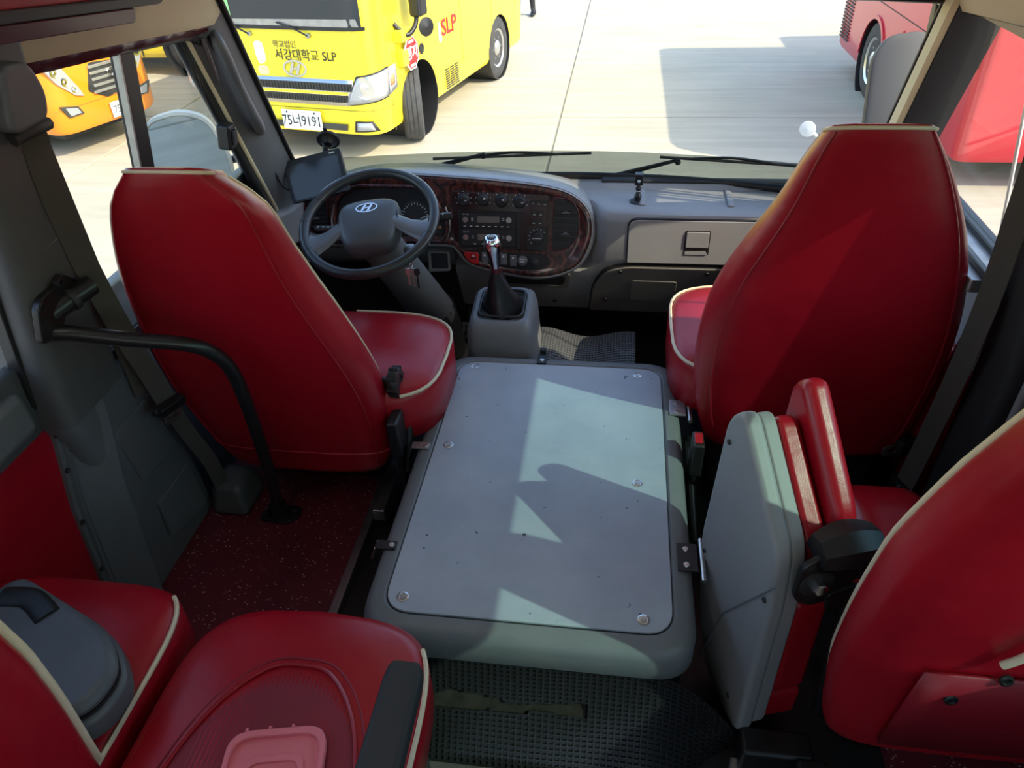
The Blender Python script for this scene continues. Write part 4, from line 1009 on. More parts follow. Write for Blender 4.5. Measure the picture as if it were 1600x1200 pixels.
# ------------------------------------------------------------------ steering wheel
def steering():
    el = math.radians(66); yaw = math.radians(-4)
    n = Vector((math.sin(yaw)*math.cos(el), -math.cos(yaw)*math.cos(el), math.sin(el)))
    upv = Vector((0, math.sin(el), math.cos(el)))
    c = Vector((-.695, 1.89, .657)); ang = math.radians(11)
    ux0 = upv.cross(n).normalized(); uy0 = n.cross(ux0)
    ux = ux0*math.cos(ang)+uy0*math.sin(ang); uy = -ux0*math.sin(ang)+uy0*math.cos(ang)
    W = (c, ux, uy, n)
    t = thing('steering_wheel', 'black leather steering wheel with a silver oval emblem on its hub', 'steering wheel', (-.62, 2.05, .35))
    R = .190
    rim = tube('rim', [P(W, math.cos(a)*R, math.sin(a)*R) for a in [2*math.pi*i/64 for i in range(64)]], .0150, 'wheel_leather', t, closed=True, n=14)
    for deg in (35, 145, 172, 205, 262, 335):
        a = math.radians(deg); p = P(W, math.cos(a)*R, math.sin(a)*R); tg = (W[1]*-math.sin(a)+W[2]*math.cos(a))
        tube('leather_seam', [p-tg*.0012, p+tg*.0012], .0154, 'plastic_black', rim, n=14)
    # thumb grips by the spokes
    def wp(a, b, h): return P(W, a, b, h)
    hub = []
    base = [(-.068, .055), (.0, .068), (.068, .055), (.078, .0), (.058, -.075), (.0, -.088), (-.058, -.075), (-.078, .0)]
    bs = [(a*1.13, b*1.10) for a, b in spline2(base, 5)]
    for k, h in ((.98, -.045), (1.02, -.02), (1.0, .004), (.94, .014), (.80, .021), (.45, .026), (.1, .027)):
        hub.append([wp(a*k, b*k, h) for a, b in bs])
    hb = loft('hub', hub, 'wheel_grey', t, smooth=60)
    tube('pad_crease', [wp(x, y, .0215) for x, y in ((-.055, .005), (-.045, -.028), (0, -.038), (.045, -.028), (.055, .005))], .0015, 'plastic_black', hb, sm=5, n=6)
    for sx in (-1, 1):
        rows = [(.055, .018, -.030, .012), (.09, .020, -.040, .004), (.125, .016, -.050, -.002), (.155, .020, -.062, -.002), (.172, .034, -.070, 0)]
        rings = []
        for x, t0, b0, h in rows:
            dr = -max(0, x-.05)*.42
            rings.append([wp(sx*x, dr+lerp(t0, b0, (1-math.cos(a))/2), h+math.sin(a)*.011) for a in [2*math.pi*k/12 for k in range(12)]])
        loft('spoke', rings, 'wheel_spoke', t, smooth=60)
        tube('spoke_edge', [wp(sx*.082, .024, .012), wp(sx*.086, -.01, .014), wp(sx*.080, -.046, .010)], .002, 'plastic_black', hb, sm=4, n=6)
    # oval emblem with a slanted letter shape
    E = [(math.cos(a)*.032, .028+math.sin(a)*.017) for a in [2*math.pi*i/40 for i in range(40)]]
    Ei = [(math.cos(a)*.0285, .028+math.sin(a)*.0135) for a in [2*math.pi*i/40 for i in range(40)]]
    def hat(p, h): return p
    em = prism('emblem', E, W, .0235, .0275, 'chrome', hb, hole=Ei)
    for pts in EMBLEM_H: prism('emblem_letter', [(a*.0285, .028+b*.0135) for a, b in pts], W, .0235, .0272, 'chrome', em)
    # column shroud
    rings = []
    for q in range(6):
        s = q/5; cc = wp(0, -.01, -.05).lerp(Vector((-.615, 2.16, .20)), s); w = lerp(.060, .075, s)
        rings.append([cc+Vector((math.cos(a)*w*1.05, 0, 0))+Vector((0, .5, .86))*math.sin(a)*w*1.0 for a in [2*math.pi*k/16 for k in range(16)]])
    sh = loft('column_shroud', rings, 'dash_low', t, smooth=60)
    tube('column_boot', [(-.615, 2.16, .22), (-.60, 2.21, .10), (-.59, 2.25, -.02)], [.075, .07, .06], 'plastic_soot', t, n=16)
    for name, p0, p1, r in (('wiper_stalk', wp(.03, .01, -.045), wp(.235, .005, -.030), .010), ('indicator_stalk', wp(-.03, .012, -.045), wp(-.172, .020, -.02), .010)):
        p0, p1 = Vector(p0), Vector(p1)
        s = tube(name, [p0, p0.lerp(p1, .55), p0.lerp(p1, .6), p0.lerp(p1, .95), p1], [.007, .007, .012, .012, .008], 'plastic_black', t, n=12)
        for k in range(3): q = p0.lerp(p1, .68+.1*k); lathe('stalk_mark', [(.003, .0118), (0, .0125)], (q, W[1], W[2], W[3]), 'print_white', s, n=8)
    ks = wp(.10, -.06, -.10)
    lathe('ignition_lock', [(.018, 0), (.018, .03), (.012, .034), (0, .034)], (ks, W[1], W[2], W[3]), 'steel_dull', t, n=16)
    kt = thing('key_bunch', 'bunch of keys hanging below the steering wheel', 'keys', ks)
    tube('key_ring', [ks+Vector((.0, -.02+math.cos(a)*.014, -.018+math.sin(a)*.014)) for a in [2*math.pi*k/16 for k in range(16)]], .0018, 'steel', kt, closed=True, n=6)
    for dx, dz, m in ((-.010, -.055, 'steel'), (.004, -.060, 'steel_dull'), (.016, -.065, 'plastic_black')):
        f = frame(ks+Vector((dx, -.025, -.03)), (1, .3, 0), (.1*dx, 0, 1))
        prism('key', roundpoly([(-.008, 0), (.008, 0), (.009, -.018), (.003, -.022), (.003, dz), (-.003, dz), (-.003, -.022), (-.009, -.018)], .003), f, -.0015, .0015, m, kt)
EMBLEM_H = [[(-.60, -.62), (-.36, -.72), (-.10, .80), (-.34, .72)], [(.36, -.72), (.60, -.62), (.36, .72), (.10, .80)], [(-.26, -.12), (.22, -.02), (.30, .16), (-.20, .06)]]
EMBLEM_H = [[(-.62, -.66), (-.40, -.80), (.02, .86), (-.22, .90)], [(-.02, -.90), (.22, -.86), (.62, .66), (.40, .80)], [(-.24, -.20), (.10, -.10), (.26, .20), (-.08, .12)]]
plain('wheel_leather', (.028, .029, .030), .34, bmp=.2, bsc=500)
plain('wheel_grey', (.070, .075, .080), .45, bmp=.1, bsc=600)
plain('wheel_spoke', (.16, .17, .185), .38, .3)
steering()

# ------------------------------------------------------------------ gear lever and its console
def gear():
    t = thing('gear_lever', 'chrome-topped gear lever with black boot in a grey console', 'gear lever', (-.325, 1.92, .0))
    cx = -.328
    rings = []
    for z, hw, y0, y1, r in ((-.02, .118, 1.80, 2.06, .03), (.20, .108, 1.815, 2.05, .035), (.315, .100, 1.83, 2.04, .04), (.345, .094, 1.838, 2.032, .04), (.356, .084, 1.850, 2.020, .035), (.356, .072, 1.862, 2.006, .03), (.340, .070, 1.866, 2.002, .03)):
        rings.append([Vector((cx+a, b, z+(.03*(b-1.83)/.2 if z > .3 else 0))) for a, b in rrect(-hw, y0, hw, y1, r, 6)])
    loft('console', rings, 'cover_frame', t, smooth=40)
    tube('boot_frame', [Vector((cx+a, b, .362+.03*(b-1.83)/.2)) for a, b in rrect(-.066, 1.870, .066, 1.998, .025, 5)], .005, 'plastic_black', t, closed=True, n=8)
    rings = []
    for s, hx, hy in ((0, .066, .062), (.2, .060, .054), (.4, .046, .040), (.55, .036, .030), (.7, .030, .024), (.85, .020, .018), (1, .012, .012)):
        c = Vector((cx+.002, 1.932, .358)).lerp(Vector((-.338, 1.905, .508)), s)
        rings.append([c+Vector((math.cos(a)*hx*(1+.10*math.sin(3*a+s*5)), math.sin(a)*hy*(1+.10*math.cos(4*a+s*3)), .006*math.sin(a*2+s*7))) for a in [2*math.pi*k/28 for k in range(28)]])
    loft('boot', rings, 'boot_leather', t, smooth=70)
    f = frame((-.338, 1.905, .500), (1, 0, 0), (0, .97, .2))
    ax = (Vector((-.344, 1.895, .605))-Vector((-.338, 1.905, .500))).normalized()
    f = (Vector((-.338, 1.905, .500)), Vector((1, 0, 0)), ax.cross(Vector((1, 0, 0))), ax)
    lathe('collar', [(.0145, 0), (.0150, .016), (.013, .018)], f, 'gloss_burgundy', t, n=20)
    kn = lathe('knob', [(.0135, .016), (.016, .040), (.022, .070), (.0255, .092), (.024, .106), (.018, .114), (.0, .117)], f, 'chrome', t, n=28)
    lathe('shift_badge', [(.0155, .1120), (.013, .1168), (0, .1185)], f, 'plastic_black', kn, n=24)
    g = (P(f, 0, 0, .1185), f[1], f[2], f[3])
    for x in (-.006, 0, .006): box('shift_diagram', (x-.0007, -.006, 0), (x+.0007, .006, .0006), 'print_white', kn, fr=g)
    box('shift_diagram', (-.006, -.0007, 0), (.006, .0007, .0006), 'print_white', kn, fr=g)
plain('boot_leather', (.012, .012, .013), .35, bmp=.3, bsc=260)
gear()

# ------------------------------------------------------------------ small things on and around the dash
def small_things():
    # navigation tablet on a suction mount
    o = Vector((-.945, 2.16, .685)); ux = Vector((.97, .10, .21)).normalized(); uy = Vector((-.12, .42, .9))
    f = frame(o, ux, uy)
    t = thing('navigation_tablet', 'black navigation tablet standing at the left end of the dashboard', 'navigation screen', (-.945, 2.2, .60))
    b = prism('housing', rrect(-.098, -.068, .098, .066, .008), f, -.016, .0, 'plastic_black', t, bevel=.003)
    prism('screen', rrect(-.085, -.060, .085, .048, .003), f, 0, .0012, 'screen', b)
    box('maker_mark', (.060, .055, 0), (.078, .059, .0006), 'print_white', b, fr=f)
    tube('stand', [P(f, 0, -.02, -.016), P(f, .005, .0, -.05), Vector((-.92, 2.235, .77))], .010, 'plastic_black', t, sm=4)
    g = frame((-.915, 2.245, .775), (1, .15, 0), (0, -.48, .87))
    sc = lathe('suction_cup', [(.012, .025), (.018, .018), (.026, .012), (.034, .008), (.036, .0), (0, 0)], g, 'plastic_black', t, n=28)
    lathe('cup_ring', [(.035, .004), (.038, .006), (.035, .010)], g, 'plastic_soot', sc, n=28)
    box('cup_tab', (-.006, .034, .0), (.006, .050, .006), 'plastic_black', sc, bevel=.002, fr=g)
    tube('power_cable', [(-1.03, 2.16, .63), (-1.055, 2.14, .66), (-1.065, 2.12, .74), (-1.06, 2.10, .80)], .003, 'plastic_black', t, sm=5)
    # camera holder on the dash
    h = thing('phone_holder', 'small black ball-joint holder standing on the dashboard top', 'holder', (.07, 2.285, .565))
    F = frame((.07, 2.285, .565))
    lathe('foot_plate', [(.026, 0), (.026, .002), (.020, .006), (0, .007)], F, 'plastic_black', h, n=28)
    lathe('stem', [(.010, .006), (.012, .020), (.008, .026), (.006, .036), (.009, .040), (.009, .046), (.006, .050), (.006, .056), (0, .056)], F, 'plastic_black', h, n=18)
    lathe('silver_collar', [(.0065, .034), (.0075, .036), (.0065, .039)], F, 'chrome', h, n=18)
    cl_ = box('clamp', (.057, 2.278, .620), (.083, 2.294, .655), 'plastic_black', h, bevel=.003)
    box('clamp_jaw', (.057, 2.272, .652), (.083, 2.30, .658), 'plastic_black', cl_, bevel=.002)
    lathe('clamp_screw', [(.005, 0), (.005, .004), (0, .004)], frame((.07, 2.279, .636), (1, 0, 0), (0, 0, 1)), 'chrome', cl_, n=12)
    # wipers
    def wiper(label, base, elbow, b0, b1):
        t = thing('windscreen_wiper', label, 'wiper', base, group='windscreen wipers')
        tube('arm', [base, elbow], [.011, .006], 'plastic_black', t)
        b0, b1 = Vector(b0), Vector(b1)
        tube('bridge', [b0.lerp(b1, .22), b0.lerp(b1, .5)+Vector((0, 0, .012)), b0.lerp(b1, .78)], .005, 'plastic_black', t, sm=4)
        tube('blade', [b0, b0.lerp(b1, .5), b1], .005, 'plastic_soot', t, sm=4)
        lathe('joint', [(.010, 0), (.010, .012), (0, .014)], frame(Vector(elbow)-Vector((0, .01, 0)), (1, 0, 0), (0, 0, 1)), 'plastic_black', t, n=12)
    wiper('long black wiper in front of the steering wheel side of the windscreen', (-.72, 2.49, .575), (-.46, 2.485, .645), (-.64, 2.475, .630), (-.09, 2.49, .650))
    wiper('black wiper in front of the passenger side of the windscreen', (-.03, 2.50, .560), (.20, 2.49, .628), (.14, 2.49, .638), (.62, 2.45, .625))
    # pedals
    for nm, lb, x, y in (('brake_pedal', 'black ribbed brake pedal in the dark driver footwell', -.645, 2.28), ('accelerator_pedal', 'black accelerator pedal at the right of the driver footwell', -.53, 2.31)):
        p = thing(nm, lb, 'pedal', (x, y, -.03))
        f = frame((x, y, .03), (1, 0, 0), (0, .6, .8))
        pd = prism('pad', rrect(-.04, -.03, .04, .035, .006), f, -.006, .0, 'black_steel', p, bevel=.002)
        for i in range(5): box('rib', (-.036+i*.016, -.027, 0), (-.030+i*.016, .031, .003), 'trim_grey2', pd, fr=f)
        for j in range(3): box('rib', (-.036, -.025+j*.024, 0), (.036, -.020+j*.024, .003), 'trim_grey2', pd, fr=f)
        tube('arm', [P(f, 0, 0, -.006), (x, y+.03, .06), (x, y+.05, .12)], .008, 'black_steel', p)
    # outside mirrors
    m = thing('left_door_mirror', 'rounded left door mirror seen through the driver window', 'mirror', (-1.30, 2.40, .62))
    f = frame((-1.50, 2.38, .635), (.93, .30, .0), (-.0, -.12, 1))
    O = roundpoly([(-.135, -.19), (.125, -.19), (.14, .02), (.10, .155), (.02, .185), (-.10, .16), (-.14, .02)], .05, 6)
    hs = loft('housing', [[P(f, a*k, b*k, d) for a, b in O] for k, d in ((.5, -.09), (.85, -.075), (1.03, -.03), (1.05, .0), (1.0, .006), (.97, .0))], 'mirror_shell', m, smooth=50)
    prism('mirror_glass', [(a*.965, b*.965) for a, b in O], f, -.004, .001, 'mirror', m)
    tube('bracket', [P(f, .12, -.02, -.05), (-1.22, 2.42, .66), (-1.12, 2.36, .62)], .014, 'plastic_black', m, sm=3)
    m = thing('right_door_mirror', 'tall right door mirror half hidden by the windscreen pillar', 'mirror', (.95, 2.75, .7))
    f = frame((.98, 2.86, .735), (.97, .15, .0), (-.04, .32, 1))
    O = roundpoly([(-.115, -.22), (.12, -.22), (.12, .17), (.05, .20), (-.06, .19), (-.105, .13)], .05, 6)
    loft('housing', [[P(f, a*k, b*k, d) for a, b in O] for k, d in ((.5, -.07), (.9, -.055), (1.03, -.02), (1.04, .0), (.99, .004))], 'plastic_soot', m, smooth=50)
    prism('mirror_glass', [(a*.97, b*.97) for a, b in O], f, -.002, .003, 'mirror', m)
    tube('bracket', [P(f, .02, -.2, -.04), (.90, 2.6, .5), (.80, 2.4, .48)], .014, 'plastic_black', m, sm=3)
    m = thing('round_blind_spot_mirror', 'small white round mirror outside the right corner of the windscreen', 'mirror', (.76, 2.6, .5))
    g = frame((.675, 2.80, .635), (.85, -.3, .25), (-.2, .2, .95))
    lathe('mirror_bowl', [(.0, -.016), (.015, -.014), (.026, -.006), (.028, .0), (.026, .003), (0, .005)], g, 'white', m, n=28)
    tube('bracket', [P(g, 0, 0, -.02), (.72, 2.79, .60), (.80, 2.6, .52), (.76, 2.46, .50)], .007, 'white', m, sm=3)
plain('mirror_shell', (.40, .39, .33), .45)
small_things()

# ------------------------------------------------------------------ vehicles outside (built in their own local frames: x to the viewer's right, y to the rear, z up from the ground)
def cut(ob, cutters):
    for c in cutters:
        m = ob.modifiers.new('cut', 'BOOLEAN'); m.operation = 'DIFFERENCE'; m.object = c; m.solver = 'EXACT'
    dg = bpy.context.evaluated_depsgraph_get(); dg.update()
    me = bpy.data.meshes.new_from_object(ob.evaluated_get(dg)); old = ob.data
    ob.modifiers.clear(); ob.data = me; me.name = old.name
    for c in cutters: bpy.data.objects.remove(c)
    me.shade_smooth(); me.set_sharp_from_angle(angle=math.radians(40))
def plan_outline(w, yf, yr, r): return roundpoly([(-w, yf), (0, yf), (0, yr), (-w, yr)], [r, r, .10, .10], 8)
def bus_body(t, w, yf, yr, r, mat, arches, h=2.6, zb=.27, slope=.10, R=.42):
    rings = []
    for z, ins, k in ((zb, .035, 0), (zb+.05, .008, 0), (.55, 0, 0), (1.2, 0, .02), (1.8, .01, .5), (h-.15, .04, 1), (h-.03, .12, 1), (h, .35, 1)):
        o = plan_outline(w, yf, yr, r); cx = -w/2; cy = (yf+yr)/2
        ring = []
        for x, y in o:
            xx = cx+(x-cx)*(1-ins*2/w); yy = cy+(y-cy)*(1-ins*2/(yr-yf)); yy += slope*k*max(0, (cy-y)/(cy-yf)); ring.append((xx, yy, z))
        rings.append(ring)
    b = loft('body', rings, mat, t, smooth=40)
    cs = []
    for y in arches:
        cs.append(lathe('arch_cutter', [(R, -.45), (R, .2)], frame((0, y, .37), (0, 1, 0), (0, 0, 1)), 'rubber', t, n=32))
        cs.append(lathe('arch_cutter', [(R, -.2), (R, .45)], frame((-w, y, .37), (0, 1, 0), (0, 0, 1)), 'rubber', t, n=32))
    for c in cs: c.parent = None; c.matrix_world = t_matrix(t)
    bpy.context.view_layer.update()
    cut(b, cs)
    for y in arches:
        for x, d in ((-.004, -1), (-w+.004, 1)):
            lathe('wheel_well', [(0, .40), (R+.012, .40), (R+.012, .0), (R-.004, .0), (R-.004, .38), (0, .38)], (Vector((x, y, .37)), Vector((0, 1, 0)), Vector((0, 0, 1)), Vector((d, 0, 0))), 'rubber', b, n=32)
    return b
def t_matrix(t): return Matrix.Translation(t.location) @ Euler(t.rotation_euler).to_matrix().to_4x4()
def wheel(t, x, y, r=.36, wd=.20, yaw=0., side=1):
    """axle along local x turned by yaw; outer face towards side"""
    ca, sa = math.cos(yaw), math.sin(yaw)
    f = frame((x, y, r), (-sa, ca, 0), (0, 0, 1)); f = (f[0], f[1], f[2], Vector((ca*side, sa*side, 0)))
    ty = lathe('tyre', [(r*.62, -wd), (r*.9, -wd), (r*.98, -wd+.02), (r, -wd+.045), (r, -.045), (r*.98, -.015), (r*.9, 0), (r*.64, .0), (r*.62, -.02)], f, 'tyre', t, n=40)
    lathe('wheel_rim', [(r*.63, -.03), (r*.62, -.005), (r*.55, -.02), (r*.45, -.05), (r*.30, -.045), (r*.22, -.01), (r*.12, .0), (0, .0)], f, 'silver', ty, n=32)
    for k in range(6):
        a = k*math.pi/3; lathe('wheel_nut', [(.014, -.05), (.014, -.02), (0, -.018)], (P(f, math.cos(a)*r*.36, math.sin(a)*r*.36), f[1], f[2], f[3]), 'steel_dull', ty, n=6)
    for k in range(3):
        q = -wd*(.28+.22*k); lathe('tread_groove', [(r*1.0015, q-.006), (r*1.0015, q+.006)], f, 'rubber', ty, n=40)
    return ty
class Wrap:
    """arc length along the plan outline, starting at the middle of the front, running to the viewer's right and down the side"""
    def __init__(s, w, yf, r, length):
        pts = [(-w/2, yf), (-r, yf)]
        for i in range(1, 9):
            a = i/8; p = ((1-a)**2*-r+2*a*(1-a)*0, (1-a)**2*yf+2*a*(1-a)*yf+a*a*(yf+r)); pts.append((p[0], p[1]))
        pts.append((0, length)); s.p = [Vector((*q, 0)) for q in pts]
    def at(s, d, z, off=0.):
        if d < 0:
            return s.p[0]+Vector((d, -off, z))
        for a, b in zip(s.p, s.p[1:]):
            L = (b-a).length
            if d <= L or b is s.p[-1]:
                t = (b-a)/L; nrm = Vector((t.y, -t.x, 0)); return a+t*d+nrm*off+Vector((0, 0, z))
            d -= L
    def patch(s, name, quad, off, mat, parent, nx=10, nz=4, th=.0):
        """quad: four (d, z): bottom-left, bottom-right, top-right, top-left"""
        rows = []
        for j in range(nz+1):
            v = j/nz; row = []
            for i in range(nx+1):
                u = i/nx
                lo = Vector(quad[0]).lerp(Vector(quad[1]), u); hi = Vector(quad[3]).lerp(Vector(quad[2]), u); q = lo.lerp(hi, v)
                row.append(s.at(q.x, q.y, off))
            rows.append(row)
        o = sheet(name, rows, mat, parent)
        if th:
            m = o.modifiers.new('solid', 'SOLIDIFY'); m.thickness = th; m.offset = 0
        return o
def emblem(name, c, sx, sz, mat, parent, fr):
    E = [(math.cos(a), math.sin(a)) for a in [2*math.pi*i/36 for i in range(36)]]
    g = (P(fr, *c), fr[1], fr[2], fr[3])
    e = prism(name, [(a*sx, b*sz) for a, b in E], g, 0, .012, mat, parent, hole=[(a*sx*.87, b*sz*.80) for a, b in E])
    for pts in EMBLEM_H: prism('emblem_letter', [(a*sx*.88, b*sz*.80) for a, b in pts], g, 0, .010, mat, e)
    return e

def yellow_bus():
    t = thing('school_bus', 'bright yellow school minibus facing the windscreen with number plate 75 9191', 'bus', (-2.04, 7.39, GZ), math.radians(-11.7), local=True)
    w, yf, yr, r = 1.76, -.72, 3.40, .24
    b = bus_body(t, w, yf, yr, r, 'yellow', (.20, 2.50), zb=.26, R=.37)
    W = Wrap(w, yf, r, yr)
    F = frame((-w/2, yf, 0), (1, 0, 0), (0, 0, 1))     # normal points to -y
    # windscreen
    wsn = W.patch('windscreen', [(-.80, 1.20), (.80, 1.20), (.80, 1.95), (-.80, 1.95)], .012, 'dark_window', t, 16, 4)
    W.patch('screen_seal', [(-.83, 1.175), (.83, 1.175), (.83, 1.205), (-.83, 1.205)], .018, 'rubber', wsn, 16, 1)
    W.patch('parking_permit', [(-.70, 1.24), (-.50, 1.24), (-.50, 1.42), (-.70, 1.42)], .016, 'green_sticker', wsn, 4, 1)
    W.patch('screen_base', [(-.6, 1.205), (.78, 1.205), (.76, 1.27), (-.6, 1.25)], .015, 'steel_dull', wsn, 12, 1)
    for x, s in ((-.34, -1), (.28, -1)):
        wp_ = tube('wiper', [P(F, x, 1.13, .03), P(F, x-.10, 1.18, .04), P(F, x-.30, 1.235, .03)], .008, 'plastic_black', t)
        lathe('wiper_pivot', [(.02, 0), (.02, .03), (0, .032)], frame(P(F, x, 1.13, .0), F[1], F[2]), 'steel_dull', wp_, n=12)
    # grille
    g = W.patch('grille_frame', [(-.60, .535), (.585, .535), (.66, .765), (-.68, .765)], .010, 'chrome', t, 14, 2, .012)
    for z0, z1, e in ((.665, .735, .63), (.565, .625, .57)):
        gb = W.patch('grille_mesh', [(-e, z0), (e, z0), (e+.02, z1), (-e-.02, z1)], .020, 'mesh_grille', g, 14, 1)
        n = 40
        for k in range(n):
            x = lerp(-e, e, k/(n-1)); 
            if k == 0: first = box('grille_bar', (-.003, z0+.004, .022), (.003, z1-.004, .028), 'plastic_black', gb, fr=F); o = first
            else: o = first.copy(); COL.objects.link(o)
            o.location = (x, 0, 0)
    W.patch('yellow_bar', [(-.60, .632), (.58, .632), (.60, .658), (-.62, .658)], .020, 'yellow', g, 14, 1)
    # lamps
    for s in (1, -1):
        def m(q): return q if s > 0 else [(-a, c) for a, c in (q[1], q[0], q[3], q[2])]
        L = W.patch('headlamp', m([(.56, .545), (.98, .60), (1.02, .83), (.70, .785)]), .016, 'lamp_lens', t, 10, 5, .02)
        W.patch('lamp_rim', m([(.545, .535), (1.0, .585), (1.035, .842), (.69, .798)]), .006, 'text_black', L, 10, 2, .008)
        c = W.at(.76, .70, .022) if s > 0 else Vector((-w-W.at(.76, .70, .022).x, W.at(.76, .70, .022).y, .70))
        lathe('reflector', [(.10, .012), (.095, .020), (.06, .012), (.035, .02), (0, .024)], (c, F[1], F[2], F[3]), 'chrome', L, n=28)
        W.patch('indicator', m([(1.0, .60), (1.16, .63), (1.17, .835), (1.03, .832)]), .018, 'lamp_lens', L, 5, 4, .01)
        W.patch('indicator_bulb', m([(1.03, .67), (1.10, .68), (1.11, .76), (1.04, .75)]), .026, 'lamp_amber', L, 3, 3, .01)
        fg = W.patch('fog_lamp', m([(.60, .30), (.84, .31), (.79, .40), (.62, .40)]), .014, 'text_black', t, 6, 2, .01)
        W.patch('fog_lens', m([(.63, .315), (.80, .322), (.77, .388), (.64, .388)]), .022, 'lamp_lens', fg, 5, 2, .01)
    W.patch('lower_grille', [(-.52, .305), (.52, .305), (.53, .365), (-.53, .365)], .010, 'mesh_grille', t, 10, 1)
    W.patch('bumper_seam', [(-.9, .49), (1.12, .49), (1.12, .494), (-.9, .494)], .004, 'text_black', t, 20, 1)
    # number plate
    pl = box('number_plate', (-.165, .295, .030), (.265, .475, .040), 'white', t, bevel=.006, fr=F)
    text('plate_number', '75너9191', .135, (P(F, .05, .375, .041), F[1], F[2], F[3]), 'text_black', pl, .002, sx=.82)
    for x in (-.10, .20): lathe('plate_bolt', [(.010, 0), (.008, .006), (0, .006)], frame(P(F, x, .455, .040), F[1], F[2]), 'text_black', pl, n=10)
    # lettering and emblem on the nose
    text('lettering', '서강대학교 SLP', .108, (P(F, .20, .955, .004), F[1], F[2], F[3]), 'text_black', t, .003, sx=.95)
    text('lettering', '학교법인', .068, (P(F, .0, 1.045, .004), F[1], F[2], F[3]), 'text_dim', t, .003)
    emblem('nose_emblem', (.07, .845, .006), .125, .075, 'silver', t, F)
    prism('white_sticker', spline2([(-.30, .87), (-.24, .90), (-.235, 1.0), (-.25, 1.06), (-.32, 1.06), (-.335, .98), (-.325, .91)], 4), F, .001, .004, 'white', t)
    prism('faded_sticker', spline2([(-.33, .78), (-.24, .78), (-.23, .84), (-.28, .86), (-.34, .84)], 4), F, .001, .003, 'cream', t)
    # side: normal +x
    S = frame((0, 0, 0), (0, 1, 0), (0, 0, 1))
    text('lettering', 'SLP', .22, (P(S, .98, .905, .004), S[1], S[2], S[3]), 'text_red', t, .003, sx=1.25, bold=.004)
    prism('side_figure', spline2([(.71, .80), (.77, .80), (.77, .90), (.755, .97), (.725, .97), (.71, .90)], 4), S, .001, .004, 'print_white', t)
    for k in range(3):
        for j in range(9):
            box('side_louvre', (.80+k*.125, .30+j*.024, .001), (.90+k*.125, .314+j*.024, .005), 'mesh_grille', t, fr=S)
    lathe('fuel_flap', [(.05, 0), (.05, .01), (.035, .012), (.03, .004), (0, .004)], frame(P(S, .27, .83), S[1], S[2]), 'text_black', t, n=20)
    box('side_seam', (-.45, .255, .001), (-.445, 1.3, .003), 'text_dim', t, fr=S)
    lathe('repeater_lamp', [(.028, 0), (.024, .015), (0, .018)], frame((-.03, -.33, .88), S[1], S[2]), 'text_black', t, n=14)
    # stop paddle
    st_ = box('stop_arm_box', (-.30, 1.0, .0), (-.10, 1.10, .10), 'yellow', t, bevel=.01, fr=S)
    box('stop_arm_box', (-.26, .78, .0), (-.14, .92, .07), 'yellow', t, bevel=.01, fr=S)
    cS = (Vector((.06, -.06, .86)), Vector((.02, 1, 0)).normalized(), Vector((0, 0, 1)), Vector((1, -.02, 0)).normalized())
    oc = [(math.cos(math.pi/8+k*math.pi/4), math.sin(math.pi/8+k*math.pi/4)) for k in range(8)]
    sp = prism('stop_paddle', [(a*.150, c*.155) for a, c in oc], cS, -.006, .0, 'white', t)
    prism('paddle_face', [(a*.135, c*.140) for a, c in oc], cS, .0, .003, 'text_red', sp)
    text('stop_word', '정지', .125, (P(cS, 0, 0, .003), cS[1], cS[2], cS[3]), 'white', sp, .002, bold=.003)
    for z in (.105, -.105): box('stop_line', (-.055, z-.012, .003), (.055, z+.012, .0045), 'print_white', sp, fr=cS)
    # mirror
    ml = box('mirror_housing', (-.12, 1.18, .10), (.06, 1.62, .22), 'plastic_black', t, bevel=.03, fr=S)
    tube('mirror_arm', [(.0, -.25, 1.15), (.10, -.20, 1.05), (.15, -.10, 1.12), (.15, -.05, 1.25)], .022, 'plastic_black', ml, sm=4)
    lathe('round_mirror', [(.0, -.03), (.07, -.02), (.085, .0), (0, .02)], frame((.20, .02, 1.08), (.5, .86, 0), (0, 0, 1)), 'plastic_black', t, n=20)
    box('chassis', (-w+.35, -.5, .20), (-.35, 3.3, .30), 'plastic_black', t)
    for y in (1.3, 2.25, 3.1):
        box('door_line', (y, .45, .001), (y+.005, 1.9, .003), 'text_dim', t, fr=S)
    W2 = [(.55, 1.32), (2.1, 1.32), (2.1, 1.95), (.55, 1.95)]
    prism('side_window', roundpoly(W2, .05), S, -.01, .006, 'dark_window', t); prism('side_window', roundpoly([(2.2, 1.32), (3.25, 1.32), (3.25, 1.95), (2.2, 1.95)], .05), S, -.01, .006, 'dark_window', t)
    wheel(t, .02, .12, yaw=math.radians(27)); wheel(t, -.02, 2.50); wheel(t, -w-.02, .12, yaw=math.radians(27), side=-1); wheel(t, -w+.02, 2.50, side=-1)
plain('text_dim', (.18, .14, .05), .6)
yellow_bus()

